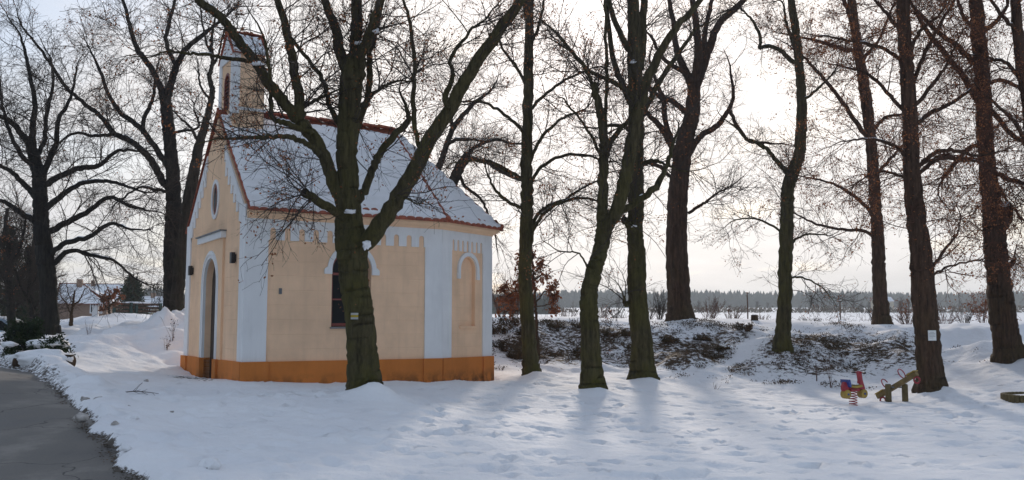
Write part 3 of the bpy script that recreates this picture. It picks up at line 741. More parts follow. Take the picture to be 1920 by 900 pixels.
tree('lopped_tree', 'lopped old tree with cut limb stubs rising behind the chapel roof', 30.0,
 [(812,612,38),(818,540,34),(826,450,30),(832,400,27),(838,370,24),(848,345,22),(862,315,20),(878,288,17)], [
 ([(824,430,16),(820,360,15),(822,320,14),(831,289,13),(842,258,12),(855,232,11),(889,195,9),(915,175,6)], .6),
 ([(874,295,10),(895,300,10),(915,305,9),(940,322,8),(975,338,5)], -.6),
 ([(876,290,9),(892,275,8),(930,262,7),(960,270,5)], .5),
 ([(836,272,9),(858,262,8),(885,262,6),(910,265,4)], -.5),
 ([(858,320,8),(872,350,7),(900,372,6),(915,400,5),(928,440,4)], .5),
 ([(848,245,8),(846,205,7),(860,160,5)], .8)], 24, bark='bark', dens=2.6, blen=(.7, 1.8), leaf='leaf_brown', leaf_n=300, rmin=.0042, jit=.25, trunk_t0=.6)

# ------------------------------------------------------------------ ground sheet
def axis(segs):
    out = []
    for a, b_, st in segs: out += list(np.arange(a, b_, st))
    out.append(segs[-1][1]); return np.array(out)
gx = axis([(-900, -200, 50), (-200, -60, 14), (-60, -24, 2.4), (-24, -13, .35), (-13, 15, .085), (15, 26, .35), (26, 60, 2.4), (60, 200, 14), (200, 900, 50)])
gy = axis([(-60, -4, 6), (-4, 8, .6), (8, 21, .075), (21, 34, .11), (34, 48, .5), (48, 120, 5), (120, 400, 20), (400, 1200, 50)])
GX, GY = np.meshgrid(gx, gy)
# road edge (snow verge) in plan
EDGE = np.array([at(*g)[:2] for g in ((-420,655,26),(-150,660,22.5),(0,672,19.6),(75,690,17.9),(108,715,16),(150,770,13),(200,820,11.3),(262,905,9.3),(300,1010,7.3),(340,1300,4.6))])
EDGE = np.vstack([EDGE, [[-1.4, 0], [-1.0, -20], [-1, -60]]])
EDGE = smooth_path(EDGE, 60)
def road_side(x, y):
    """signed distance to the verge line; negative on the asphalt"""
    x = np.asarray(x, float); y = np.asarray(y, float)
    best = np.full(x.shape, 1e9); sgn = np.ones(x.shape)
    for i in range(len(EDGE) - 1):
        a, b_ = EDGE[i], EDGE[i + 1]; d = b_ - a; L2 = (d ** 2).sum() + 1e-9
        t = np.clip(((x - a[0]) * d[0] + (y - a[1]) * d[1]) / L2, 0, 1)
        dx = x - a[0] - t * d[0]; dy = y - a[1] - t * d[1]; q = np.hypot(dx, dy)
        s = np.sign(d[0] * (y - a[1]) - d[1] * (x - a[0])); u_ = q < best
        best = np.where(u_, q, best); sgn = np.where(u_, s, sgn)
    return best * sgn
GZ = ground(GX, GY)
sel = (GX > -40) & (GX < 3) & (GY < 34)
RS = np.full(GX.shape, 9.0); RS[sel] = road_side(GX[sel], GY[sel])
RS[(GX <= -40) & (GY < 30)] = -9
edge_n = .13 * fbm(GX * .9, GY * .9, 0, 31, 3)
# ploughed snow: the road surface lies lower than the snow, a low crumbly ridge runs along the verge
t = sm((RS + edge_n + .02) / .24)
dig = -.15 * (1 - t)
ridge = np.exp(-((RS - .45) / .38) ** 2) * (1 + .7 * fbm(GX * 1.8, GY * 1.8, 0, 5, 2)) * (.03 + .15 * sm((GY - 14.5) / 3))
GZ = GZ + np.where(RS < 8.5, dig + ridge, 0)
# footprints trodden over the open snow
rng = np.random.default_rng(5)
def stamp(cx, cy, r, dep, asp=1.0, rot=0.0):
    i0, i1 = np.searchsorted(gx, cx - r * 2.6), np.searchsorted(gx, cx + r * 2.6); j0, j1 = np.searchsorted(gy, cy - r * 2.6), np.searchsorted(gy, cy + r * 2.6)
    if i1 <= i0 or j1 <= j0: return
    X = GX[j0:j1, i0:i1] - cx; Y = GY[j0:j1, i0:i1] - cy; c, s = math.cos(rot), math.sin(rot)
    q = np.hypot((c * X + s * Y), (-s * X + c * Y) * asp) / r
    GZ[j0:j1, i0:i1] += -dep * np.exp(-q ** 4) + dep * .35 * np.exp(-((q - 1.35) / .3) ** 2)
for k in range(38):
    x, y = rng.uniform(-8.5, 11), rng.uniform(10, 22); a = rng.uniform(-.6, .6) + (0 if rng.random() < .6 else 1.57)
    for s in range(int(rng.integers(5, 16))):
        x += math.cos(a) * .62; y += math.sin(a) * .62; a += rng.normal() * .12; sd = .11 * (1 if s % 2 else -1)
        px, py = x - math.sin(a) * sd, y + math.cos(a) * sd
        if py > 9 and py < 24 and px > -9 and float(road_side(np.array([px]), np.array([py]))[0]) > .5: stamp(px, py, .115, .05 + .06 * rng.random(), 1.7, a)
for k in range(900):
    stamp(rng.uniform(-8, 0), rng.uniform(9.2, 17.5), rng.uniform(.05, .14), rng.uniform(-.05, .04), rng.uniform(.7, 1.6), rng.uniform(0, 3))
for k in range(900):
    stamp(rng.uniform(-9, 14), rng.uniform(9.0, 25), rng.uniform(.1, .28), rng.uniform(.012, .05), rng.uniform(.7, 1.6), rng.uniform(0, 3))
nx, ny = len(gx), len(gy)
idx = np.arange(nx * ny).reshape(ny, nx)
F = np.stack([idx[:-1, :-1], idx[:-1, 1:], idx[1:, 1:], idx[1:, :-1]], -1).reshape(-1, 4)
me = np_mesh('ground', np.stack([GX, GY, GZ], -1).reshape(-1, 3), F)
lit = np.exp(-((GY - 28.8) / 2.9) ** 4) * sm((GX + 1.2) / 1.5) * (.80 + .3 * fbm(GX * .35, GY * .35, 0, 44, 2)) * (1 - .8 * sm((GX - 12) / 1.5))
lit = lit * (1 - .5 * np.exp(-(((GX - 5.2 - (GY - 26) * .75) / .5) ** 2)))       # bare snow on the footpath over the bank
lit[GY > 34] = 0
dirt = sm(1 - (RS + edge_n - .04) / (.16 + .35 * sm((GY - 14.5) / 3))) * (1.25 - .42 * sm((GY - 14) / 3)) * (RS < 8)
fdx = GX - (CHF[0] + VV[0] * 2.1 - U[0] * .5); fdy = GY - (CHF[1] + VV[1] * 2.1 - U[1] * .5)
dirt = np.maximum(dirt, 1.05 * np.exp(-(((fdx * U[0] + fdy * U[1]) / .55) ** 2 + ((fdx * VV[0] + fdy * VV[1]) / 1.7) ** 2)))
a = me.attributes.new('litter', 'FLOAT', 'POINT'); a.data.foreach_set('value', lit.astype(np.float32).ravel())
a = me.attributes.new('dirt', 'FLOAT', 'POINT'); a.data.foreach_set('value', dirt.astype(np.float32).ravel())
o = link_mesh('ground', me, M['ground'], None, True); tag(o, kind='structure')
GROUND = o
# road sheet lying 4 cm below the verge
rs = []
ex = EDGE[(EDGE[:, 1] > -60)]
VR, FR = [], []
nn = 14
for i, e in enumerate(ex):
    for j in range(nn):
        q = j / (nn - 1); x = e[0] + .35 - q * 9.0; y = e[1] - q * 1.0
        VR.append((x, y, gz(x, y) - .10 + .01 * math.sin(y * 1.1 + x)))
for i in range(len(ex) - 1):
    for j in range(nn - 1):
        a = i * nn + j; FR.append((a, a + 1, a + nn + 1, a + nn))
o = link_mesh('road', np_mesh('road', VR, FR), M['road'], None, True); tag(o, kind='structure')

# ------------------------------------------------------------------ chapel
ZB = .45
CH = empty('chapel', (CHF[0], CHF[1], ZB), CYAW)
tag(CH, 'small peach and white village chapel with a little bell tower and snowy roof', 'chapel')
H_PL, H_EV, H_RG = .99 - ZB, 4.09 - ZB, 6.73 - ZB     # plinth top, eave, ridge over the local base
Bp, Cp = np.array([CL, 0.]), np.array([CL + C1, C2])
class Fr:
    def __init__(s, o, x, n): s.o = Vector((o[0], o[1], 0)); s.x = Vector((x[0], x[1], 0)).normalized(); s.n = Vector((n[0], n[1], 0)).normalized()
    def p(s, a, z, c): return s.o + s.x * a + Vector((0, 0, z)) + s.n * c
FS = Fr((0, 0), (1, 0), (0, -1)); FF = Fr((0, 0), (0, 1), (-1, 0))
_fd = Cp - Bp; FLEN = float(np.hypot(*_fd)); FC = Fr(Bp, _fd, (_fd[1], -_fd[0]))
FE = Fr(Cp, (0, 1), (1, 0)); FL2 = Fr((0, CW), (1, 0), (0, 1)); FC2 = Fr((CL, CW), (C1, -C2), (C2, C1))
def prism(bm, fr, outline, c0, c1):
    A = [bm.verts.new(fr.p(a, z, c0)) for a, z in outline]; B = [bm.verts.new(fr.p(a, z, c1)) for a, z in outline]; n = len(A)
    bm.faces.new(A); bm.faces.new(B[::-1])
    for i in range(n): bm.faces.new((A[i], B[i], B[(i + 1) % n], A[(i + 1) % n]))
def rect(a0, a1, z0, z1): return [(a0, z0), (a1, z0), (a1, z1), (a0, z1)]
def arch(c, w, z0, z1, n=14):
    r = w / 2; return [(c - r, z0), (c + r, z0)] + [(c + r * math.cos(t), z1 - r + r * math.sin(t)) for t in np.linspace(0, math.pi, n)]
def horseshoe(c, w, z0, z1, th, n=14, z0o=None):
    r, q = w / 2, w / 2 + th; zs = z1 - r
    o_ = [(c + q, z0)] + [(c + q * math.cos(t), zs + q * math.sin(t)) for t in np.linspace(0, math.pi, n)] + [(c - q, z0)]
    i_ = [(c - r, z0)] + [(c - r * math.cos(t), zs + r * math.sin(t)) for t in np.linspace(0, math.pi, n)] + [(c + r, z0)]
    return o_ + i_
def part(name, mat, parent, *prs, smooth=False):
    bm = bmesh.new()
    for fr, ol, c0, c1 in prs: prism(bm, fr, ol, c0, c1)
    return bm_obj(name, bm, mat, parent, smooth)
def cutter(fr, ol, c0, c1):
    bm = bmesh.new(); prism(bm, fr, ol, c0, c1); bmesh.ops.recalc_face_normals(bm, faces=bm.faces)
    me = bpy.data.meshes.new('cut'); bm.to_mesh(me); bm.free(); o = bpy.data.objects.new('cut', me); COL.objects.link(o); return o
def boolean(me, cuts, mats, name, parent):
    o = bpy.data.objects.new(name, me); COL.objects.link(o)
    for m_ in mats: me.materials.append(m_)
    for c in cuts:
        md = o.modifiers.new('b', 'BOOLEAN'); md.operation = 'DIFFERENCE'; md.object = c; md.solver = 'EXACT'
    bpy.context.view_layer.update(); dg = bpy.context.evaluated_depsgraph_get()
    m2 = bpy.data.meshes.new_from_object(o.evaluated_get(dg))
    o.modifiers.clear(); o.data = m2; m2.name = name
    for c in cuts: bpy.data.objects.remove(c)
    o.parent = parent; return o
# heights in local z (world = +ZB)
Z_SB, Z_ST = 1.70 - ZB, 3.38 - ZB            # side window
WIN_C, WIN_W = 2.30, .90
DO_C, DO_W, DO_T = 2.74, 1.18, 3.27 - ZB
NI_C, NI_W, NI_B, NI_T = .52 * FLEN, .60, 1.72 - ZB, 3.35 - ZB
foot = [(0, 0), tuple(Bp), tuple(Cp), (Cp[0], CW - C2), (CL, CW), (0, CW)]
bm = bmesh.new()
lo = [bm.verts.new((x, y, -.3)) for x, y in foot]; hi = [bm.verts.new((x, y, H_EV - .02)) for x, y in foot]
bm.faces.new(lo[::-1]); bm.faces.new(hi)
for i in range(6): bm.faces.new((lo[i], lo[(i + 1) % 6], hi[(i + 1) % 6], hi[i]))
bmesh.ops.recalc_face_normals(bm, faces=bm.faces)
me = bpy.data.meshes.new('wall'); bm.to_mesh(me); bm.free()
wall = boolean(me, [cutter(FS, arch(WIN_C, WIN_W, Z_SB, Z_ST), -.26, .3), cutter(FF, arch(DO_C, DO_W, -.05, DO_T), -.27, .3),
                    cutter(FC, arch(NI_C, NI_W, NI_B, NI_T), -.09, .3), cutter(FL2, arch(WIN_C, WIN_W, Z_SB, Z_ST), -.26, .3)], [M['peach']], 'wall', CH)
# gable wall, straight rakes with a small kick at the eave
TV0, TV1, TU0, TU1 = 2.03, 3.27, .18, .88     # bell tower plan
RAKE = (H_RG - H_EV) / (CW / 2 + .24)
def rake_z(v): q = min(v, CW - v); return H_EV - .08 + (q + .20) * RAKE - .02
g_out = [(0, H_EV - .3), (CW, H_EV - .3), (CW, H_EV - .06), (CW - .0, rake_z(CW) - .07), (CW / 2, rake_z(CW / 2) - .10), (0, rake_z(0) - .07)]
bmg = bmesh.new(); prism(bmg, FF, [(0, H_EV - .025), (CW, H_EV - .025), (CW, rake_z(CW) - .06), (CW / 2, rake_z(CW / 2) - .08), (0, rake_z(0) - .06)], -.30, 0)
bmesh.ops.recalc_face_normals(bmg, faces=bmg.faces); me = bpy.data.meshes.new('gable_wall'); bmg.to_mesh(me); bmg.free()
OV_C, OV_Z = 2.64, 4.62 - ZB
def ellipse(c, z, a, b_, n=28): return [(c + a * math.cos(t), z + b_ * math.sin(t)) for t in np.linspace(0, 2 * math.pi, n, endpoint=False)]
gable = boolean(me, [cutter(FF, ellipse(OV_C, OV_Z, .26, .37), -.06, .3)], [M['peach_plain']], 'gable_wall', wall)
# plinth with pilaster bases
e = .055
pl = [(0 - e, 0 - e), (CL - .0 + e * .25, 0 - e), (Cp[0] + e * .9, C2 - e * .4), (Cp[0] + e, CW - C2 + e * .4), (CL + e * .25, CW + e), (-e, CW + e)]
bm = bmesh.new()
lo = [bm.verts.new((x, y, -.6)) for x, y in pl]; hi = [bm.verts.new((x, y, H_PL)) for x, y in pl]
bm.faces.new(lo[::-1]); bm.faces.new(hi)
for i in range(6): bm.faces.new((lo[i], lo[(i + 1) % 6], hi[(i + 1) % 6], hi[i]))
bmesh.ops.recalc_face_normals(bm, faces=bm.faces); me = bpy.data.meshes.new('plinth'); bm.to_mesh(me); bm.free()
plinth = boolean(me, [cutter(FF, rect(DO_C - DO_W / 2, DO_C + DO_W / 2, .06, 1.2), -.28, .4)], [M['plinth']], 'plinth', CH)
for k, (fr, a0, a1, c) in enumerate([(FS, -.09, .50, .09), (FF, -.085, .46, .09), (FF, CW - .46, CW + .085, .09), (FS, CL - .46, CL + .01, .085), (FC, .0, .40, .085), (FC, FLEN - .38, FLEN + .05, .085),
                                     (FF, DO_C - DO_W / 2 - .32, DO_C - DO_W / 2 - .002, .105), (FF, DO_C + DO_W / 2 + .002, DO_C + DO_W / 2 + .32, .105)]):
    part('plinth_block', M['plinth'], plinth, (fr, rect(a0, a1, -.6, H_PL + .004), .04, c))
# rounded lip on top of the plinth
# pilasters
Z_FR = 3.50 - ZB; Z_SL = 3.76 - ZB           # teeth bottom, slot crown
PW = .035
part('corner_pilaster', M['white'], wall, (FS, rect(-PW, .45, H_PL, Z_FR + .1), .0, PW), (FF, rect(0, .38, H_PL, rake_z(.19) - .12), 0, PW))
part('corner_pilaster', M['white'], wall, (FF, rect(CW - .38, CW + PW, H_PL, rake_z(.19) - .12), 0, PW))
part('corner_pilaster', M['white'], wall, (FS, rect(4.05, CL + .008, H_PL, Z_FR + .1), 0, PW), (FC, rect(-.008, .36, H_PL, Z_FR + .1), 0, PW))
part('corner_pilaster', M['white'], wall, (FC, rect(FLEN - .35, FLEN + PW * .8, H_PL, Z_FR + .1), 0, PW), (FE, rect(0, .35, H_PL, Z_FR + .1), 0, PW))
# arcaded frieze: white band with round headed slots
def frieze(a0, a1, n, w, z0, zs, z1):
    """outline of a band from z0 (teeth) to z1 with n slots whose crowns reach zs"""
    sp = (a1 - a0) / n; pts = [(a0 - .0, z1), (a0, z0)]
    pts = [(a1, z1), (a0, z1)]
    x = a0
    for k in range(n):
        c = a0 + sp * (k + .5); r = w / 2
        if k == 0: pts.append((a0, z0))
        pts += [(c - r, z0)] + [(c - r * math.cos(t), zs - r + r * math.sin(t)) for t in np.linspace(0, math.pi, 8)] + [(c + r, z0)]
    pts.append((a1, z0)); return pts
ZTOP = H_EV - .12
part('frieze', M['white'], wall, (FS, frieze(.45 - .06, 4.05 + .06, 12, .125, Z_FR, Z_SL, ZTOP), .0, .028), (FS, rect(-PW, .39, Z_FR + .1, ZTOP), 0, .028), (FS, rect(4.11, CL, Z_FR + .1, ZTOP), 0, .028))
part('frieze', M['white'], wall, (FC, frieze(.34, FLEN - .33, 7, .085, Z_FR - .02, Z_SL - .02, ZTOP), 0, .028), (FC, rect(0, .34, Z_FR + .1, ZTOP), 0, .028), (FC, rect(FLEN - .33, FLEN + .03, Z_FR + .1, ZTOP), 0, .028))
# stepped slots beneath both rakes of the gable
def rake_band(sgn):
    top = []; vs = np.linspace(.0, 1.85, 20)
    for v in vs: top.append((v, rake_z(v) - .10))
    low = []
    n = 6; sp = (1.85 - .38) / n
    for k in range(n):
        a = .38 + sp * k; zt = rake_z(a + sp * .5) - .38; zb = zt - .34
        low += [(a, zb), (a + sp * .55, zb), (a + sp * .55, zt), (a + sp * .6, zt + .05), (a + sp * .95, zt + .05), (a + sp, zt)]
    pts = [(0, rake_z(0) - .55)] + [(.38, rake_z(.19) - .55)] + low + top[::-1]
    return pts if sgn > 0 else [(CW - a, z) for a, z in pts]
part('rake_frieze', M['white'], gable, (FF, rake_band(1), .001, .030)); part('rake_frieze', M['white'], gable, (FF, rake_band(-1), .001, .030))
# cornices
def cornice_profile(fr, a0, a1, name, parent, e0=0.0, e1=0.0):
    bm = bmesh.new()
    prof = [(0, H_EV - .16), (.05, H_EV - .16), (.07, H_EV - .12), (.13, H_EV - .10), (.19, H_EV - .05), (.20, H_EV - .0), (0, H_EV - .0)]
    A = [bm.verts.new(fr.p(a0 - e0 * c, z, c)) for c, z in prof]; B = [bm.verts.new(fr.p(a1 + e1 * c, z, c)) for c, z in prof]; n = len(A)
    bm.faces.new(A); bm.faces.new(B[::-1])
    for i in range(n): bm.faces.new((A[i], B[i], B[(i + 1) % n], A[(i + 1) % n]))
    return bm_obj(name, bm, M['peach_plain'], parent)
tb = math.tan(.5 * math.atan2(C2, C1)); tc_ = math.tan(.5 * (math.pi / 2 - math.atan2(C2, C1)))
cornice_profile(FS, 0, CL, 'cornice', wall, .0, tb); cornice_profile(FC, 0, FLEN, 'cornice', wall, tb, tc_); cornice_profile(FE, 0, CW - 2 * C2, 'cornice', wall, tc_, tc_)
cornice_profile(FC2, 0, FLEN, 'cornice', wall, tb, tc_); cornice_profile(FL2, 0, CL, 'cornice', wall, .0, tb)
# window, hood, niche, door
def window(fr, c, w, z0, z1, depth, parent):
    gl = part('window', M['glass'], parent, (fr, arch(c, w - .01, z0 + .002, z1 - .004), -depth - .02, -depth + .012))
    part('frame', M['wood_red'], gl, (fr, horseshoe(c, w - .15, z0 + .02, z1 - .08, .068), -depth + .012, -depth + .065), (fr, rect(c - w / 2 + .075, c + w / 2 - .075, z0 + .02, z0 + .08), -depth + .012, -depth + .06),
         (fr, rect(c - .022, c + .022, z0 + .08, z1 - .08), -depth + .012, -depth + .055), (fr, rect(c - w / 2 + .07, c - .023, z0 + 1.12, z0 + 1.17), -depth + .012, -depth + .05), (fr, rect(c + .023, c + w / 2 - .07, z0 + 1.12, z0 + 1.17), -depth + .012, -depth + .05),
         (fr, rect(c - w / 2 + .07, c - .023, z0 + .58, z0 + .61), -depth + .012, -depth + .045), (fr, rect(c + .023, c + w / 2 - .07, z0 + .58, z0 + .61), -depth + .012, -depth + .045))
    part('sill', M['zinc'], gl, (fr, rect(c - w / 2 - .03, c + w / 2 + .03, z0 - .035, z0 - .004), -depth + .03, .05))
window(FS, WIN_C, WIN_W, Z_SB, Z_ST, .22, CH)
window(FL2, WIN_C, WIN_W, Z_SB, Z_ST, .22, CH)
def hood(fr, c, w, z1, th, drop, foot_w, parent):
    r, q = w / 2, w / 2 + th; zs = z1 - r; n = 16
    o_ = [(c + q + foot_w, zs - drop), (c + q + foot_w, zs - drop + .10), (c + q, zs - drop + .16)] + [(c + q * math.cos(t), zs + q * math.sin(t)) for t in np.linspace(0, math.pi, n)] + [(c - q, zs - drop + .16), (c - q - foot_w, zs - drop + .10), (c - q - foot_w, zs - drop)]
    i_ = [(c - r, zs - drop)] + [(c - r * math.cos(t), zs + r * math.sin(t)) for t in np.linspace(0, math.pi, n)] + [(c + r, zs - drop)]
    part('hood_mould', M['white'], parent, (fr, o_ + i_, .0, .05))
hood(FS, WIN_C, WIN_W + .02, Z_ST + .01, .10, .10, .07, wall)
hood(FC, NI_C, NI_W + .06, NI_T + .03, .09, .22, .012, wall)
part('niche_sill', M['peach_plain'], wall, (FC, rect(NI_C - NI_W / 2 - .02, NI_C + NI_W / 2 + .02, NI_B - .05, NI_B - .002), -.05, .035))
part('door_moulding', M['white'], wall, (FF, horseshoe(DO_C, DO_W + .002, H_PL, DO_T + .002, .17), .0, .065), (FF, horseshoe(DO_C, DO_W + .16, H_PL, DO_T + .08, .05), .0651, .085))
# projecting door surround, lintel shelf
part('door_surround', M['peach_plain'], wall, (FF, [(DO_C - 1.05, H_PL), (DO_C - DO_W / 2 - .172, H_PL)] + [(DO_C - (DO_W / 2 + .172) * math.cos(t), DO_T - DO_W / 2 + (DO_W / 2 + .172) * math.sin(t)) for t in np.linspace(0, math.pi, 14)] +
      [(DO_C + DO_W / 2 + .172, H_PL), (DO_C + 1.05, H_PL), (DO_C + 1.05, 3.66 - ZB), (DO_C - 1.05, 3.66 - ZB)], 0, .05))
lin = part('lintel', M['white'], wall, (FF, rect(DO_C - 1.12, DO_C + 1.12, 3.66 - ZB, 3.80 - ZB), 0, .11))
part('lintel_cap', M['zinc'], lin, (FF, rect(DO_C - 1.15, DO_C + 1.15, 3.802 - ZB, 3.83 - ZB), -.002, .15))
door = part('door', M['black'], CH, (FF, arch(DO_C, DO_W - .01, .0, DO_T - .006), -.262, -.14))
part('door_leaf', M['black'], door, *[(FF, rect(DO_C - DO_W / 2 + .03 + k * .14, DO_C - DO_W / 2 + .155 + k * .14, .08, 2.0), -.139, -.128) for k in range(8)])
part('door_step', M['stone'], CH, (FF, rect(DO_C - .75, DO_C + .75, -.25, .055), -.2, .42))
# oval window in the gable
ow = part('oval_window', M['wood_red'], CH, (FF, ellipse(OV_C, OV_Z, .256, .366), -.055, -.010))
part('pane', M['glass'], ow, (FF, ellipse(OV_C - .122, OV_Z, .085, .27), -.009, -.004), (FF, ellipse(OV_C + .122, OV_Z, .085, .27), -.009, -.004))
def ring(c, z, a, b_, th, n=28):
    o_ = ellipse(c, z, a + th, b_ + th, n); i_ = ellipse(c, z, a, b_, n); return o_, i_
bm = bmesh.new(); o_, i_ = ring(OV_C, OV_Z, .262, .372, .09)
for k in range(28):
    k2 = (k + 1) % 28
    q = [(o_[k], .028), (o_[k2], .028), (i_[k2], .028), (i_[k], .028)]
    bm.faces.new([bm.verts.new(FF.p(p[0], p[1], c)) for p, c in q])
    bm.faces.new([bm.verts.new(FF.p(p[0], p[1], c)) for p, c in [(o_[k], .0), (o_[k2], .0), (o_[k2], .028), (o_[k], .028)]])
    bm.faces.new([bm.verts.new(FF.p(p[0], p[1], c)) for p, c in [(i_[k], .028), (i_[k2], .028), (i_[k2], -.0), (i_[k], -.0)]])
bmesh.ops.remove_doubles(bm, verts=bm.verts, dist=.0005)
bm_obj('oval_surround', bm, M['white'], gable)
# two wall lamps and a small vent
for v, z in ((.78, 3.16), (DO_C + 1.95, 3.09)):
    l = part('wall_lamp', M['black'], CH, (FF, rect(v - .07, v + .07, z - .12 - ZB, z + .11 - ZB), .03, .11))
    part('lamp_bracket', M['black'], l, (FF, rect(v - .04, v + .04, z - .09 - ZB, z + .07 - ZB), 0, .031))
part('wall_vent', M['zinc'], wall, (FS, rect(.70, .76, 2.38 - ZB, 2.50 - ZB), 0, .02))
part('downpipe', M['zinc'], CH, (FL2, rect(.06, .14, -.2, H_EV - .1), .06, .14))

# roof: tiled slab, snow blanket, ridge, hip and eave tiles
OH = .26
EV = H_EV + .0
def eave_corner(a, b_, oh):       # offset of corner between consecutive outline points
    return a
eo = OH
E0 = Vector((-.025, -eo, EV)); EB = Vector((CL + eo * tb, -eo, EV)); n1 = FC.n
EC = Vector((Cp[0] + eo * 1.0, C2 - eo * tc_, EV)); EC2 = Vector((EC.x, CW - EC.y, EV)); EB2 = Vector((EB.x, CW - EB.y, EV)); E02 = Vector((E0.x, CW - E0.y, EV))
RF = Vector((-.025, CW / 2, H_RG)); RE = Vector((4.40, CW / 2, H_RG))
bm = bmesh.new()
P_ = [bm.verts.new(p) for p in (E0, EB, EC, EC2, EB2, E02, RF, RE)]
fs = [bm.faces.new([P_[i] for i in f]) for f in ((0, 1, 7, 6), (1, 2, 7), (2, 3, 7), (3, 4, 7), (4, 5, 6, 7))]
r = bmesh.ops.solidify(bm, geom=fs, thickness=.045)
roof = bm_obj('roof', bm, M['tile'], CH)
planes = [('s', E0, EB, RE, RF), ('c', EB, EC, RE, RE), ('e', EC, EC2, RE, RE), ('c2', EC2, EB2, RE, RE), ('l', EB2, E02, RF, RE)]
def snow_patch(a, b_, c, d, nu, nv, seed, thick=.07, ins=(.03, .03), top_gap=.12, bot_gap=.10):
    """blanket over the quad a-b (eave) / d-c (top)"""
    a, b_, c, d = map(np.array, (a, b_, c, d)); nrm = np.cross(b_ - a, ((d + c) / 2 - (a + b_) / 2)); nrm /= np.linalg.norm(nrm)
    if nrm[2] < 0: nrm = -nrm
    sl = np.linalg.norm((d + c) / 2 - (a + b_) / 2); wl = np.linalg.norm(b_ - a)
    u = np.linspace(0, 1, nu)[None, :]; v = np.linspace(0, 1, nv)[:, None]
    uu = u * wl; eb = (bot_gap + .035 * fbm(uu * 2.2, 0 * uu, 0, seed, 3)) / sl; et = 1 - (top_gap + .05 * np.abs(fbm(uu * 1.7, 3 + 0 * uu, 0, seed + 5, 3))) / sl
    vv = eb + (et - eb) * v
    lo_ = ins[0] / wl; hi_ = 1 - ins[1] / wl; us = lo_ + (hi_ - lo_) * u + 0 * v
    L_ = a[None, None] + (d - a)[None, None] * vv[..., None]; R_ = b_[None, None] + (c - b_)[None, None] * vv[..., None]
    P = L_ + (R_ - L_) * us[..., None]
    s = vv * sl
    h = thick * (.8 + .30 * fbm(us * wl * 1.2, s * 1.2, 0, seed + 9, 3)) + .020 * np.sin(2 * np.pi * s / .33) + .006 * np.sin(2 * np.pi * us * wl / .21)
    edge = np.minimum(np.minimum(us - lo_, hi_ - us) * wl / .05, np.minimum(v + 0 * u, 1 - v + 0 * u) * sl / .06); h = h * np.sqrt(np.clip(edge, 0, 1)) - .012 * (edge < .02)
    P = P + nrm * h[..., None]
    idx = np.arange(nu * nv).reshape(nv, nu); F = np.stack([idx[:-1, :-1], idx[:-1, 1:], idx[1:, 1:], idx[1:, :-1]], -1).reshape(-1, 4)
    return P.reshape(-1, 3), F
sp_ = [snow_patch(E0, EB, RE, RF, 110, 90, 1, ins=(.01, .0), top_gap=.22, bot_gap=.05), snow_patch(EB, EC, RE + Vector((.02, 0, 0)), RE, 50, 80, 2, ins=(.0, .0), bot_gap=.05), snow_patch(EC, EC2, RE + Vector((.02, .01, 0)), RE, 50, 80, 3, ins=(.0, .0), bot_gap=.05),
       snow_patch(EC2, EB2, RE + Vector((.02, 0, 0)), RE, 50, 70, 4), snow_patch(EB2, E02, RF, RE, 100, 80, 5, ins=(.03, .07))]
V, F = merge(sp_); link_mesh('roof_snow', np_mesh('roof_snow', V, F), M['snow'], roof, True)
def tile_row(a, b_, step, r, tilt=.06, lift=.05, seed=0, drop=1.0):
    bm = bmesh.new(); a, b_ = Vector(a), Vector(b_); L = (b_ - a).length; d = (b_ - a).normalized(); rr = random.Random(seed); n = max(1, int(L / step))
    side = d.cross(Vector((0, 0, 1))).normalized(); upv = side.cross(d)
    for k in range(n):
        p0 = a + d * (k * L / n - .02) + upv * (lift + .012); p1 = a + d * ((k + 1) * L / n + .05) + upv * (lift - .012)
        A, B = [], []
        for i in range(7):
            t = math.pi * i / 6; A.append(bm.verts.new(p0 + side * r * math.cos(t) + upv * (r * .8 * math.sin(t) - .03))); B.append(bm.verts.new(p1 + side * r * .88 * math.cos(t) + upv * (r * .7 * math.sin(t) - .03)))
        for i in range(6): bm.faces.new((A[i], A[i + 1], B[i + 1], B[i]))
        bm.faces.new(A); bm.faces.new(B[::-1])
    return bm
def join_bms(bms):
    o_ = bmesh.new()
    for q in bms:
        me_ = bpy.data.meshes.new('t'); q.to_mesh(me_); q.free(); o_.from_mesh(me_); bpy.data.meshes.remove(me_)
    return o_
bm_obj('ridge_tiles', tile_row(RF + Vector((.95, 0, 0)), RE, .36, .10, seed=1), M['tile'], roof)
for nm, p in (('hip_tiles', EB), ('hip_tiles', EC), ('hip_tiles', EC2), ('hip_tiles', EB2)):
    bm_obj(nm, tile_row(p + (RE - p) * .012, RE, .38, .06, seed=2, lift=.03), M['tile'], roof)
    bmq = bmesh.new(); bmesh.ops.create_icosphere(bmq, subdivisions=2, radius=.065, matrix=Matrix.Translation(p + (RE - p) * .012 + Vector((0, 0, .05)))); bm_obj('hip_end_tile', bmq, M['tile'], roof, True)
def eave_row(a, b_, up_dir, step=.2):
    bm = bmesh.new(); a, b_ = Vector(a), Vector(b_); L = (b_ - a).length; d = (b_ - a).normalized(); n = int(L / step); s = L / n
    upd = Vector(up_dir).normalized(); nr = d.cross(upd).normalized()
    if nr.z < 0: nr = -nr
    for k in range(n):
        c = a + d * (s * (k + .5)); A, B = [], []
        for i in range(7):
            t = math.pi * i / 6; off = d * (s * .5 * math.cos(t)) + nr * (.034 * math.sin(t) + .002)
            A.append(bm.verts.new(c + off - upd * .03)); B.append(bm.verts.new(c + off + upd * .30))
        for i in range(6): bm.faces.new((A[i], A[i + 1], B[i + 1], B[i]))
        bm.faces.new(A); bm.faces.new(B[::-1])
    return bm
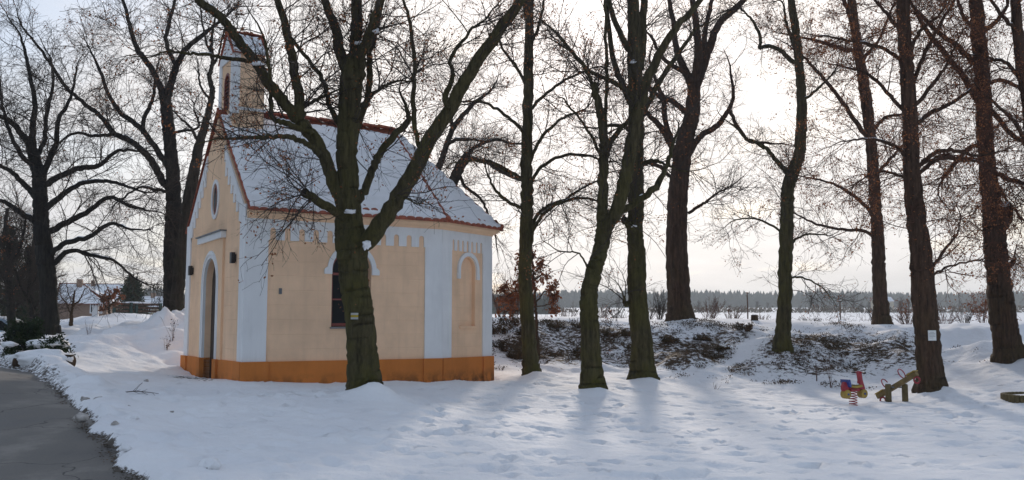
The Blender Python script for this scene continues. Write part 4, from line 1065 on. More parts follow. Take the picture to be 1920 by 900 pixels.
def upv(a, b_, c, d):
    m1 = (Vector(a) + Vector(b_)) / 2; e_ = (Vector(b_) - Vector(a)).normalized(); t = (Vector(c) + Vector(d)) / 2 - m1; return t - e_ * t.dot(e_)
bm_obj('eave_tiles', join_bms([eave_row(p[1], p[2], upv(*p[1:])) for p in planes]), M['tile'], roof)
# verge tiles along both rakes of the gable
def verge(a, b_, sgn):
    bm = bmesh.new(); a, b_ = Vector(a), Vector(b_); L = (b_ - a).length; d = (b_ - a).normalized(); n = int(L / .3)
    nr = Vector((0, -d.z * sgn, abs(d.y))).normalized()
    for k in range(n):
        p = a + d * (L * k / n); q = a + d * (L * (k + 1.15) / n)
        vs = []
        for pt, l in ((p, .055), (q, .03)):
            for ux, uz in ((-.008, -.018), (.035, -.018), (.035, l * .36), (-.008, l * .36)): vs.append(bm.verts.new(pt + Vector((ux, 0, 0)) + nr * uz))
        for f in ((0, 1, 2, 3), (7, 6, 5, 4), (0, 4, 5, 1), (1, 5, 6, 2), (2, 6, 7, 3), (3, 7, 4, 0)): bm.faces.new([vs[i] for i in f])
    return bm
bm_obj('verge_tiles', join_bms([verge(E0, RF, 1), verge(E02, RF, -1)]), M['tile'], roof)

# bell tower
TZ0, TZ1, TZR = 5.1 - ZB, 7.98 - ZB, 8.62 - ZB
tm = (TV0 + TV1) / 2
TFf = Fr((TU0, 0), (0, 1), (-1, 0)); TFs = Fr((0, TV0), (1, 0), (0, -1)); TFl = Fr((0, TV1), (1, 0), (0, 1)); TFb = Fr((TU1, 0), (0, 1), (1, 0))
bm = bmesh.new(); prism(bm, TFf, [(TV0, TZ0), (TV1, TZ0), (TV1, TZ1), (tm, TZR - .10), (TV0, TZ1)], 0, -(TU1 - TU0)); bmesh.ops.recalc_face_normals(bm, faces=bm.faces)
me = bpy.data.meshes.new('bell_tower'); bm.to_mesh(me); bm.free()
LZ0, LZ1 = 6.72 - ZB, 7.62 - ZB
tower = boolean(me, [cutter(TFf, arch(tm, .50, LZ0, LZ1), -.07, .3)], [M['peach_plain']], 'bell_tower', CH)
part('tower_strip', M['white'], tower, (TFf, rect(TV0 - .02, TV0 + .20, 6.55 - ZB, TZ1 + .08), 0, .03), (TFf, rect(TV1 - .20, TV1 + .02, 6.55 - ZB, TZ1 + .08), 0, .03), (TFf, [(TV0 + .2, TZ1 - .12), (TV1 - .2, TZ1 - .12), (TV1 - .2, TZ1 + .12), (tm, TZR - .14), (TV0 + .2, TZ1 + .12)], 0, .03),
     (TFs, rect(TU0 - .03, TU0 + .13, 6.55 - ZB, TZ1 - .0), .0, .025))
part('tower_band', M['white'], tower, (TFs, rect(TU0 - .05, TU1 + .04, 6.64 - ZB, 6.70 - ZB), .0, .045), (TFf, rect(TV0 - .045, TV1 + .045, 6.50 - ZB, 6.549 - ZB), 0, .05))
lv = part('louvre', M['wood_red'], tower, (TFf, horseshoe(tm, .38, LZ0 + .01, LZ1 - .06, .055), -.055, .004))
bm = bmesh.new()
for k in range(9):
    z = LZ0 + .08 + k * .085
    if z > LZ1 - .14: break
    A = [TFf.p(tm - .19, z, -.05), TFf.p(tm + .19, z, -.05), TFf.p(tm + .19, z - .05, -.006), TFf.p(tm - .19, z - .05, -.006)]; B = [p + Vector((0, 0, .014)) for p in A]
    va = [bm.verts.new(p) for p in A]; vb = [bm.verts.new(p) for p in B]
    bm.faces.new(va); bm.faces.new(vb[::-1])
    for i in range(4): bm.faces.new((va[i], vb[i], vb[(i + 1) % 4], va[(i + 1) % 4]))
bm_obj('louvre_slats', bm, M['wood_red'], lv)
part('louvre_back', M['black'], lv, (TFf, arch(tm, .49, LZ0 + .003, LZ1 - .004), -.069, -.058))
# its gabled roof
oh = .07
tE = [Vector((TU0 - .06, TV0 - oh, TZ1 - .04)), Vector((TU1 + .10, TV0 - oh, TZ1 - .04)), Vector((TU1 + .10, tm, TZR)), Vector((TU0 - .06, tm, TZR)), Vector((TU0 - .06, TV1 + oh, TZ1 - .04)), Vector((TU1 + .10, TV1 + oh, TZ1 - .04))]
bm = bmesh.new(); q = [bm.verts.new(p) for p in tE]; fs = [bm.faces.new([q[i] for i in f]) for f in ((0, 1, 2, 3), (3, 2, 5, 4))]; bmesh.ops.solidify(bm, geom=fs, thickness=.03)
tr = bm_obj('tower_roof', bm, M['tile'], CH)
V, F = merge([snow_patch(tE[0], tE[1], tE[2], tE[3], 24, 24, 7, .06, (.05, .05), .05, .06), snow_patch(tE[5], tE[4], tE[3], tE[2], 24, 24, 8, .06, (.05, .05), .05, .06)])
link_mesh('tower_snow', np_mesh('tower_snow', V, F), M['snow'], tr, True)
bm_obj('tower_tiles', join_bms([verge(tE[0], tE[3], 1), tile_row(tE[3], tE[2], .3, .06, lift=.03)]), M['tile'], tr)


# ------------------------------------------------------------------ more plants
tree('oak_sapling', 'young oak still holding its rust brown leaves, behind the slender tree', 27.6,
 [(1009,652,7),(1006,600,6),(1003,560,6),(1001,520,5),(999,490,4),(997,468,3)], [
 ([(1003,560,4),(985,545,3),(962,548,3),(945,560,2)], -.3), ([(1004,570,4),(1020,548,3),(1035,545,2)], .3), ([(1002,535,4),(985,510,3),(968,505,2)], .3),
 ([(1001,525,4),(1018,515,3),(1038,518,2)], -.3), ([(1000,505,3),(1015,495,3),(1030,500,2)], .2), ([(1000,500,3),(985,485,2),(975,478,2)], -.2), ([(1004,585,3),(975,582,3),(945,583,2)], .2), ([(1005,575,3),(1030,570,2),(1042,560,2)], .1)],
 31, bark='bark_brown', twig='twig_red', leaf='leaf_oak', leaf_n=620, leaf_size=.10, dens=4, blen=(.2, .5), sub=4, tw=4, tw_len=(.08, .2), ext=0, group='saplings on the bank', rooty=.1, t0=.1)
tree('rusty_sapling', 'small tree with rust red leaves beside the wooden fence, left of the chapel', 40.0,
 [(206,606,6),(205,590,5),(204,570,4),(205,550,3)], [([(205,580,3),(195,570,3),(188,560,2)], .3), ([(205,575,3),(216,565,3),(224,556,2)], -.3), ([(204,565,3),(198,552,2),(196,545,2)], .2), ([(204,562,3),(212,550,2),(215,542,2)], -.2)],
 32, bark='bark_brown', twig='twig_red', leaf='leaf_oak', leaf_n=200, leaf_size=.11, dens=4, blen=(.2, .5), sub=4, tw=3, tw_len=(.08, .2), ext=0, group='saplings on the bank', rooty=.1, t0=.1)
tree('pale_sapling', 'short pale brown bare sapling growing on the snow bank near the houses', 30.0,
 [(133,622,8),(133,600,7),(135,580,5),(138,560,4),(140,545,3)], [([(134,590,4),(125,570,3),(112,552,2)], .4), ([(135,578,4),(150,560,3),(160,540,2)], -.4), ([(136,570,3),(128,550,2),(124,530,2)], .3)],
 33, bark='bark_brown', twig='twig_red', dens=5, blen=(.3, .8), sub=4, tw=4, ext=0, group='saplings on the bank', rooty=.1, t0=.1)
tree('thicket_tree', 'tangled dark bare tree at the very left edge, standing behind the parked car', 34.0,
 [(22,622,16),(20,570,15),(16,520,13),(18,470,11),(10,430,9),(14,390,7)], [([(19,560,8),(40,520,7),(60,470,6),(66,430,4)], .8), ([(18,540,8),(-5,500,7),(-30,450,5)], -.8), ([(16,500,7),(40,460,6),(48,410,4)], -.9), ([(17,480,7),(-4,440,6),(-12,390,4)], .9), ([(20,580,7),(50,560,6),(76,530,4)], .9), ([(20,575,7),(-10,560,6),(-40,540,4)], .5)],
 34, bark='bark_black', twig='twig', dens=8, blen=(.8, 1.9), sub=4.5, tw=5, ext=0, group='bare trees round the chapel', t0=.05, trunk_t0=.15, leaf='leaf_brown', leaf_n=250, leaf_size=.07)
tree('thicket_shrub_tree', 'low twiggy bare tree between the thicket tree and the broad dark tree', 33.0,
 [(62,622,11),(60,580,10),(55,540,8),(58,500,7),(52,470,5)], [([(60,585,6),(80,555,5),(98,520,4)], .7), ([(59,570,6),(40,540,5),(28,505,4)], -.7), ([(56,545,5),(72,510,4),(80,480,3)], -.6), ([(60,595,6),(84,585,5),(108,570,3)], -.4)],
 35, bark='bark_black', twig='twig', dens=8, blen=(.7, 1.6), sub=4.5, tw=5, ext=0, group='bare trees round the chapel', t0=.05, trunk_t0=.1)
TRB = len(TREES)

def shrub(name, label, px, py, d, h, w, seed, stems=14, leaf=None, leaf_n=0, leaf_size=.05, twig='twig', group=None, cat='shrub', per=7, sub=8, up=.25, base_up=.05, r0=.007, lean=(.15, 1.0)):
    rng = np.random.default_rng(seed); c = at(px, py, d); z0 = gz(c[0], c[1])
    n = 8; Q = np.empty((stems, n, 3)); a = rng.uniform(0, 6.283, stems); k = rng.uniform(lean[0], lean[1], stems) * w * .5 / h
    dr = unit(np.stack([np.cos(a) * k, np.sin(a) * k, np.ones(stems)], 1)); ln = h * rng.uniform(.65, 1.05, stems)
    Q[:, 0] = np.stack([np.cos(a) * w * .08, np.sin(a) * w * .08, np.full(stems, -.08)], 1) * rng.uniform(.2, 1, (stems, 1)) ** .5; Q[:, 0, 2] = -.08
    for j in range(1, n):
        dr = unit(dr + rng.normal(size=(stems, 3)) * .10); Q[:, j] = Q[:, j - 1] + dr * (ln / (n - 1))[:, None]
    RR = r0 * np.linspace(1, .4, n)[None] * np.ones((stems, 1))
    root = empty(name, (c[0], c[1], z0)); tag(root, label, cat, group)
    parts = [tubes((Q, RR), 4)]; tips = [Q[:, 2:].reshape(-1, 3)]
    s1 = spawn(Q, RR, rng, per, (h * .15, h * .4), 6, (20, 55), .2, up, .15, .7, r0 * .5)
    if s1:
        parts.append(tubes(s1, 3)); tips.append(s1[0][:, 1:].reshape(-1, 3))
        s2 = spawn(s1[0], s1[1], rng, sub, (h * .06, h * .18), 4, (25, 60), .1, up, .2, .8, r0 * .42)
        if s2: parts.append(tubes(s2, 3)); tips.append(s2[0][:, 1:].reshape(-1, 3))
    V, F = merge(parts); link_mesh('stems', np_mesh('stems', V, F), M[twig], root)
    if leaf:
        T = np.vstack(tips); pos = T[rng.integers(len(T), size=leaf_n)] + rng.normal(size=(leaf_n, 3)) * leaf_size * .6; pos[:, 2] = np.maximum(pos[:, 2], .02)
        V, F = leaf_quads(pos, rng, leaf_size, droop=.2); link_mesh('leaves', np_mesh('leaves', V, F), M[leaf], root)
    return root

def blob(name, mat, parent, c, r, seed, amp=.25, sub=4, flat=None):
    bm = bmesh.new(); bmesh.ops.create_icosphere(bm, subdivisions=sub, radius=1)
    P = np.array([v.co[:] for v in bm.verts]); k = 1 + amp * fbm(P[:, 0] * 1.7 + seed * 7.1, P[:, 1] * 1.7, P[:, 2] * 1.7, seed, 4)
    for v, q in zip(bm.verts, k):
        v.co = Vector((v.co.x * r[0] * q, v.co.y * r[1] * q, v.co.z * r[2] * q))
        if flat is not None and v.co.z < flat: v.co.z = flat + (v.co.z - flat) * .15
        v.co += Vector(c)
    return bm_obj(name, bm, mat, parent, True)

def evergreen(name, label, px, py, d, h, w, seed, n=9000, size=.10, group=None, twig='twig', droop=-.25, power=.8, cat='evergreen tree', low=.04):
    rng = np.random.default_rng(seed); c = at(px, py, d); z0 = gz(c[0], c[1])
    root = empty(name, (c[0], c[1], z0)); tag(root, label, cat, group)
    nt_ = 14; zt = np.linspace(-.3, h, nt_); P = np.stack([.05 * rng.normal(size=nt_), .05 * rng.normal(size=nt_), zt], 1); r_ = np.linspace(.035 * w + .03, .012, nt_)
    V, F = trunk_tube(P, r_, rng, 8, .05); link_mesh('trunk', np_mesh('trunk', V, F), M['bark_brown'], root, True)
    k = int(60 + h * 26); t = rng.uniform(low, .97, k); a = rng.uniform(0, 6.283, k)
    ln = w * .5 * (1 - t) ** power * rng.uniform(.65, 1.15, k) + .08; nn_ = 7; Q = np.empty((k, nn_, 3)); Q[:, 0] = np.stack([0 * t, 0 * t, t * h], 1)
    dr = unit(np.stack([np.cos(a), np.sin(a), rng.uniform(.0, .5, k)], 1))
    for j in range(1, nn_):
        dr = unit(dr + rng.normal(size=(k, 3)) * .10 + np.array([0, 0, droop * .3])); Q[:, j] = Q[:, j - 1] + dr * (ln / (nn_ - 1))[:, None]
    RR = np.linspace(.012, .004, nn_)[None] * np.ones((k, 1))
    V1, F1 = tubes((Q, RR), 3)
    i = rng.integers(k, size=n); f = rng.uniform(.15, 1, n) ** .7 * (nn_ - 1.001); j = f.astype(int); fr = (f - j)[:, None]
    pos = Q[i, j] * (1 - fr) + Q[i, j + 1] * fr + rng.normal(size=(n, 3)) * size * .45
    dd = unit(Q[i, j + 1] - Q[i, j] + rng.normal(size=(n, 3)) * .55 + np.array([0, 0, -.25])); nr = unit(np.cross(dd, rng.normal(size=(n, 3)))); s = size * rng.uniform(.6, 1.5, (n, 1))
    V2 = np.stack([pos, pos + dd * s * .5 + nr * s * .2, pos + dd * s, pos + dd * s * .5 - nr * s * .2], 1).reshape(-1, 3); F2 = np.arange(4 * n).reshape(n, 4)
    cr = link_mesh('crown', np_mesh('crown', *merge([(V2, F2)])), M['leaf_dark'], root)
    link_mesh('boughs', np_mesh('boughs', V1, F1), M[twig], cr)
    return root

# ------------------------------------------------------------------ build the trees
TR = {}
for D in TREES: TR[D['name']] = build_tree(D)

for nm, px, py, dz_, rr in (('lime_tree', 686, 459, -.24, (.06, .05, .07)), ('lime_tree', 656, 397, -.28, (.07, .05, .03)), ('lime_tree', 671, 80, -.2, (.06, .05, .03)), ('lime_tree', 700, 57, -.3, (.09, .06, .04)), ('lime_tree', 484, 119, -1.0, (.08, .05, .025)),
        ('straight_tree', 1184, 424, -.25, (.09, .07, .05)), ('straight_tree', 1187, 116, -.3, (.07, .05, .04)), ('old_oak', 1279, 606, -.75, (.35, .18, .07)), ('burr_tree', 1886, 383, -.35, (.15, .13, .05))):
    q = at(px, py, [t['depth'] for t in TREES if t['name'] == nm][0] + dz_); blob('snow_patch', M['snow'], TR[nm], tuple(q - np.array(TR[nm].location)), rr, int(px), .75, 3)
G_ = 'evergreens at the left edge'
evergreen('spruce', 'dark dense evergreen tree at the left edge, tallest, behind the parked car', 8, 625, 41, 5.4, 3.0, 41, 7000, .15, G_)
evergreen('spruce', 'dark evergreen touching the broad dark tree, second from the left edge', 54, 620, 42, 4.4, 2.3, 42, 5000, .15, G_)
evergreen('pine_tree', 'dark conifer between the rusty sapling and the spreading tree, by the fence', 246, 600, 70, 3.4, 2.6, 43, 4000, .25, None, power=.55)
evergreen('thuja_bush', 'round dark green conifer bush by the road verge', 45, 640, 21.3, .62, .95, 44, 5000, .07, None, power=.25, cat='bush', droop=.15, low=.02)
hb = evergreen('low_hedge', 'low dark hedge with a thick cap of snow, right of the round conifer bush', 94, 652, 21.0, .30, .85, 45, 4200, .07, None, power=.15, cat='hedge', droop=.1, low=.02)
blob('snow_cap', M['snow'], hb, (-.05, .05, .30), (.42, .40, .13), 3, .18)
sb = shrub('snowy_bush', 'small dark twiggy bush dusted with snow at the left edge of the road verge', 14, 652, 20.4, .34, .6, 46, 20, 'leaf_dark', 1600, .05, 'twig', None, 'bush')
blob('snow_cap', M['snow'], sb, (.02, 0, .30), (.17, .15, .07), 5, .3)
# snow covered log by the verge
c = at(90, 676, 19.2); lg = empty('snowy_log', (c[0], c[1], gz(c[0], c[1]) + .06), R(-14)); tag(lg, 'fallen log buried in snow beside the road, only its dark end showing', 'log')
bm = bmesh.new(); tube_bm(bm, [(-.75, 0, .02), (-.3, .02, .04), (.2, 0, .05), (.56, 0, .05)], [.14, .15, .15, .145], 14)
bm_obj('log', bm, M['bark_brown'], lg, True)
blob('snow_cap', M['snow'], lg, (-.15, .0, .10), (.72, .27, .19), 8, .2, flat=-.18)
for (px, py, d, h, w, sd, kind) in ((1237,600,36,1.25,.8,51,0),(1215,604,37,.7,.9,52,0),(1330,604,37,1.1,1.6,53,1),(1375,604,38,.8,1.4,54,1),(1520,606,40,.55,2.0,55,0),(1430,602,40,.5,1.2,56,1),(1700,606,36,.8,1.6,57,1),(1770,608,36,.9,2.0,58,1),(1810,608,37,.8,1.6,59,0),
        (940,598,34,1.5,1.2,60,1),(962,598,36,1.9,1.2,61,1),(1130,603,36,.7,1.2,62,1),(1160,603,38,.8,1.0,63,0),(1640,606,40,.7,1.0,64,0),(1065,602,37,.7,1.2,65,1)):
    shrub('bare_shrub', ('grey brown' if kind else 'dark') + ' leafless shrub standing behind the crest of the snowy bank', px, py, d, h, w, sd, 26, twig='twig_red' if kind else 'twig', group='leafless shrubs along the bank crest', r0=.009, sub=6)
shrub('rusty_shrub', 'rust brown leafy shrub on the bank between the notice tree and the burr tree', 1842, 607, 34, 1.3, 1.1, 66, 16, 'leaf_oak', 420, .07, 'twig_red', None)
shrub('small_oak_shrub', 'small shrub with a few rust leaves behind the notice tree trunk', 1706, 604, 36, 1.2, .8, 67, 8, 'leaf_oak', 160, .07, 'twig_red', None)
for i, (px, py, d, h, w, sd) in enumerate(((166,627,27,.5,.35,71),(322,648,25.2,.75,.3,72),(312,655,24.6,.45,.3,73),(1558,700,25.5,1.0,.4,74),(1530,690,26,.6,.3,75),(1340,720,24.5,.3,.3,76))):
    shrub('weed_stalk', ['reddish bare twigs poking from the snow bank below the utility box', 'tall dry stalks on the snow heap beside the chapel front', 'short dry stalks at the foot of the snow heap beside the chapel', 'thin tall dry stalks on the bank above the spring rider',
        'thin short dry stalks on the bank left of the tall ones', 'tiny dry stalks at the foot of the bank left of the spring rider'][i], px, py, d, h, w, sd, 6, 'leaf_bush' if i in (1, 2) else None, 26, .05, 'twig_red', None, 'dry weed', 3, 3, r0=.005)
# dark low brambles on the bank next to the chapel
for i, (px, py, d, h, w, sd) in enumerate(((935,628,29.6,.55,1.0,81),(958,620,30.2,.5,.9,82),(985,632,29.4,.45,.9,83),(945,655,28.3,.45,.8,84),(968,668,27.5,.35,.6,85),(1040,612,30.6,.3,.8,86),(1085,612,30.8,.3,.9,87),(1140,628,30,.35,1.0,88),(1175,632,29.8,.35,1.0,89),(1255,632,29.8,.3,.8,90),(1395,625,30,.4,.8,91),(1085,650,28.4,.25,.7,92),(1315,628,30,.28,.7,93),(1355,645,29,.2,.6,94))):
    shrub('bramble_bush', 'low dark bramble patch clinging to the snowy bank', px, py, d, h, w, sd, 22, 'leaf_bush', 900, .055, 'twig_red', 'bramble patches on the bank', 'bush', 7, 7, r0=.005, lean=(.3, 1.6))
# scattered dead leaves, stalks and grass tufts over the bank
rng = np.random.default_rng(99)
n = 14000; bx = rng.uniform(-1.2, 13.5, n); by = rng.uniform(25.3, 32, n)
keep = (.55 * fbm(bx * .8, by * .9, 0, 44, 3) + .6 * fbm(bx * 3, by * 3, 0, 45, 2) > rng.uniform(-.2, .85, n) + .5 * sm((np.abs(by - 29.3) - 1.6) / 1.4) + .4 * sm((bx - 10) / 2)) & (by > 25.2) & (by < 32.2) & (np.abs(bx - 5.2 - (by - 26) * .75) > .3)
bx, by = bx[keep], by[keep]; m_ = 9
px_ = np.repeat(bx, m_) + rng.normal(size=len(bx) * m_) * .075; py_ = np.repeat(by, m_) + rng.normal(size=len(bx) * m_) * .06
pz_ = ground(px_, py_) + rng.uniform(0, .07, len(px_))
V, F = leaf_quads(np.stack([px_, py_, pz_], 1), rng, .045, droop=-.35)
tag(link_mesh('leaf_litter', np_mesh('leaf_litter', V, F), M['leaf_bush']), 'dead leaves and grass tufts strewn over the snowy bank', 'ground cover', kind='stuff')
# reeds beyond the bank
n = 800; bx = np.r_[rng.uniform(-1, 30, n)]; by = rng.uniform(42, 60, n); hh = rng.uniform(.1, .42, n) * np.clip(.55 + fbm(bx * .3, by * .2, 0, 12, 2), 0, 1.3)
b0 = np.stack([bx, by, ground(bx, by, False) - .03], 1); Q = np.stack([b0, b0 + np.stack([rng.normal(size=n) * .05, rng.normal(size=n) * .05, hh * .5], 1), b0 + np.stack([rng.normal(size=n) * .12, rng.normal(size=n) * .12, hh], 1)], 1)
V, F = tubes((Q, np.full((n, 3), .007)), 3); tag(link_mesh('reeds', np_mesh('reeds', V, F), M['twig_red']), 'dry reeds sticking out of the snow beyond the bank', 'reeds', kind='stuff')
M['far_tree'] = leaf_mat('far_conifer', [(.012, .02, .014), (.022, .034, .022), (.034, .04, .026)], .05, .1)
def wood(name, label, n, xr, yr, hr, seed, mat, wk=.34):
    rng = np.random.default_rng(seed); x = rng.uniform(*xr, n); y = rng.uniform(*yr, n); h = rng.uniform(*hr, n) * (1 + .16 * fbm(x * .02, y * .02, 0, seed, 3)); z = zfar(y) - .5
    Vs = []
    for k in range(n):
        tiers = 5; rr = h[k] * wk * .5
        for t in range(tiers):
            zb = h[k] * (.08 + .8 * t / tiers); zt = min(h[k], zb + h[k] * .26); rad = rr * (1 - t / tiers) * rng.uniform(.8, 1.2) + .15; m_ = 7
            a = np.arange(m_) * 6.283 / m_ + rng.uniform(0, 6); q = rad * rng.uniform(.6, 1.25, m_); cx, cy = x[k], y[k]
            ring_ = np.stack([cx + q * np.cos(a), cy + q * np.sin(a), z[k] + zb + rng.uniform(-.04, .04, m_) * h[k]], 1); tip = np.tile([cx, cy, z[k] + zt], (m_, 1))
            Vs.append(np.stack([ring_, np.roll(ring_, -1, 0), tip], 1).reshape(-1, 3))
    V = np.vstack(Vs); return tag(link_mesh(name, np_mesh(name, V, np.arange(len(V)).reshape(-1, 3)), mat), label, 'forest', kind='stuff')
wood('forest', 'dark conifer forest along the horizon beyond the snowy field', 5200, (-430, 430), (600, 690), (8.8, 12.2), 5, M['far_tree'], .75)
wood('spinney', 'nearer dark wood between the chapel and the rust brown oak', 260, (-30, 12), (250, 290), (5.0, 8.0), 6, M['far_tree'], .4)
wood('wooded_hill', 'dark wooded slope behind the houses left of the chapel', 700, (-260, -60), (330, 380), (8, 12), 7, M['far_tree'], .4)
# leafless trees on the far side of the field
for i in range(26):
    r_ = random.Random(300 + i); px = [1010,1045,1075,1160,1310,1340,1420,1440,1465,1500,1530,1555,1585,1600,1615,1630,1690,1705,1720,1740,1800,1815,1835,1870,1850,1900][i]; d = r_.uniform(280, 420)
    c = at(px, 576, d); h = r_.uniform(3.0, 6.5) * (1.1 if px > 1560 and px < 1640 else .9); rg = np.random.default_rng(400 + i); z = float(zfar(c[1])) - .2
    root = empty('far_tree', (c[0], c[1], z)); tag(root, 'small far leafless tree on the opposite side of the snowy field', 'tree', 'far leafless trees beyond the field')
    P = np.stack([np.zeros(8), np.zeros(8), np.linspace(0, h * .8, 8)], 1)[None]; P[:, 1:, :2] += rg.normal(size=(1, 7, 2)) * .08; r0 = np.linspace(.14, .06, 8)[None]
    V, F = tubes((P, r0), 6); link_mesh('trunk', np_mesh('trunk', V, F), M['twig'], root)
    s1 = spawn(P, r0, rg, 9, (h * .25, h * .5), 6, (25, 60), .15, .35, .15, .6, .05); s2 = spawn(s1[0], s1[1], rg, 3.5, (.5, 1.4), 4, (25, 60), .15, .3, .2, .7, .035)
    V, F = merge([tubes(s1, 3), tubes(s2, 3)]); link_mesh('crown', np_mesh('crown', V, F), M['twig'], root)
# a dark strip of scrub along the far shore
n = 9000; bx = rng.uniform(-60, 190, n); by = 330 + rng.normal(size=n) * 8; k = fbm(bx * .03, by * .03, 0, 77, 3); keep = k > -.1; bx, by, k = bx[keep], by[keep], k[keep]
V, F = leaf_quads(np.stack([bx, by, zfar(by) + rng.uniform(0, 1, len(bx)) * (1.0 + 1.3 * k)], 1), rng, .9, droop=-.6); tag(link_mesh('scrub', np_mesh('scrub', V, F), M['leaf_bush']), 'strip of dark scrub along the far edge of the snowy field', 'scrub', kind='stuff')

# ------------------------------------------------------------------ houses, fence, car
M['h_brown'] = plaster('brown_render', (.26, .17, .12)); M['h_cream'] = plaster('cream_render', (.55, .48, .36)); M['green'] = plain('dark_green_paint', (.015, .045, .035), .5, .2, 5); M['plank'] = plain('weathered_plank', (.10, .055, .035), .85, .3, 6, .3)
def house(name, label, px, d, wx, wy, z_eave, z_ridge, rz, mat, seed, hip=0.0, wins=()):
    c = at(px, 600, d); zb = gz(c[0], c[1]) - .4; root = empty(name, (c[0], c[1], zb), rz); tag(root, label, 'house'); he, hr = z_eave - zb, z_ridge - zb
    bm = bmesh.new(); box(bm, -wx / 2, wx / 2, -wy / 2, wy / 2, -.5, he)
    if hip == 0:
        for sx in (-1, 1): prism(bm, Fr((sx * (wx / 2 - .1), 0), (0, 1), (sx, 0)), [(-wy / 2, he), (wy / 2, he), (0, hr - .05)], -.1, .1)
    bm_obj('wall', bm, mat, root)
    oh = .4; q = hip * wy / 2
    E = [Vector((-wx / 2 - oh, -wy / 2 - oh, he - .1)), Vector((wx / 2 + oh, -wy / 2 - oh, he - .1)), Vector((wx / 2 + oh, wy / 2 + oh, he - .1)), Vector((-wx / 2 - oh, wy / 2 + oh, he - .1)), Vector((-wx / 2 - oh * (hip == 0) + q, 0, hr)), Vector((wx / 2 + oh * (hip == 0) - q, 0, hr))]
    fl = [(0, 1, 5, 4), (2, 3, 4, 5)] + ([(1, 2, 5), (3, 0, 4)] if hip else [])
    bm = bmesh.new(); v = [bm.verts.new(p) for p in E]; fs = [bm.faces.new([v[i] for i in f]) for f in fl]; bmesh.ops.solidify(bm, geom=fs, thickness=.14); rf = bm_obj('roof', bm, M['tile'], root)
    ps = [snow_patch(E[0], E[1], E[5], E[4], 20, 14, seed, .16, (.12, .12), .15, .12), snow_patch(E[2], E[3], E[4], E[5], 20, 14, seed + 1, .16, (.12, .12), .15, .12)]
    if hip: ps += [snow_patch(E[1], E[2], E[5], E[5] + Vector((0, -.05, 0)), 14, 14, seed + 2, .16, (.1, .1), .15, .12), snow_patch(E[3], E[0], E[4], E[4] + Vector((0, .05, 0)), 14, 14, seed + 3, .16, (.1, .1), .15, .12)]
    link_mesh('roof_snow', np_mesh('roof_snow', *merge(ps)), M['snow'], rf, True)
    bm = bmesh.new(); box(bm, -.22, .22, -.8, -.4, he + .4, hr + .35); bm_obj('chimney', bm, M['h_brown'], rf)
    f_ = Fr((0, -wy / 2), (1, 0), (0, -1))
    for (x, z, w, h) in wins:
        w_ = part('window', M['white'], root, (f_, rect(x - w / 2, x + w / 2, z, z + h), .0, .05)); part('pane', M['glass'], w_, (f_, rect(x - w / 2 + .08, x - .03, z + .08, z + h - .08), .05, .058), (f_, rect(x + .03, x + w / 2 - .08, z + .08, z + h - .08), .05, .058))
    return root
house('brown_house', 'low brown house under a snowy hipped roof, behind the bare sapling', 150, 84, 5.6, 6.0, 3.75, 5.6, R(12), M['h_brown'], 11, 1.0, ((-1.6, 1.2, .9, 1.0), (1.7, .9, .5, 1.2), (2.3, .9, .35, 1.2)))
house('grey_house', 'farther house showing only its snowy gabled roof above the brown house', 172, 118, 7.0, 6.0, 4.9, 7.2, R(20), M['h_cream'], 21, 0, ((0, 1.5, 1, 1.2),))
house('far_house', 'far small cream house with a snowy roof beside the spreading tree trunk', 292, 112, 5.0, 5.5, 4.0, 5.4, R(-15), M['h_cream'], 31, 0, ((-1.2, 1.0, .7, .9), (1.0, 1.0, .7, .9)))
house('lakeside_house', 'tiny far white house with snowy roof beyond the field, left of the notice tree', 1655, 330, 6.0, 5, 10.6, 12.4, R(5), M['h_cream'], 41, 0, ((-1.5, 1.3, 1, 1.2), (1.5, 1.3, 1, 1.2)))
# fence left of the chapel
pa, pb = at(213, 606, 42), at(300, 604, 44); L = float(np.hypot(*(pb - pa)[:2])); an = math.atan2(pb[1] - pa[1], pb[0] - pa[0])
fz = gz(pa[0], pa[1]); fn = empty('slatted_fence', (pa[0], pa[1], fz), an); tag(fn, 'brown slatted wooden fence with dark green posts on the snow bank', 'fence')
for k, x in enumerate((0, .85, 1.12, L)):
    bm = bmesh.new(); box(bm, x - .06, x + .06, -.05, .05, -.4, .72 - .08 * (k == 2), bev=.01); bm_obj('post', bm, M['green'], fn)
bm = bmesh.new()
for k in range(4): box(bm, .0, L, .052, .08, .12 + .16 * k, .22 + .16 * k)
bm_obj('slats', bm, M['plank'], fn); blob('snow_cap', M['snow'], fn, (L * .55, .06, .72), (L * .35, .07, .04), 4, .2)
c = at(178, 612, 40); ub = empty('utility_box', (c[0], c[1], gz(c[0], c[1]) - .05), R(8)); tag(ub, 'pale grey upright utility cabinet standing behind the snow bank', 'cabinet')
bm = bmesh.new(); box(bm, -.12, .12, -.1, .1, 0, .52, bev=.01); box(bm, -.14, .14, -.12, .12, .522, .55); bm_obj('cabinet', bm, M['white'], ub)
bm = bmesh.new(); box(bm, -.1, .1, -.115, -.102, .06, .48); bm_obj('door', bm, M['white'], ub)
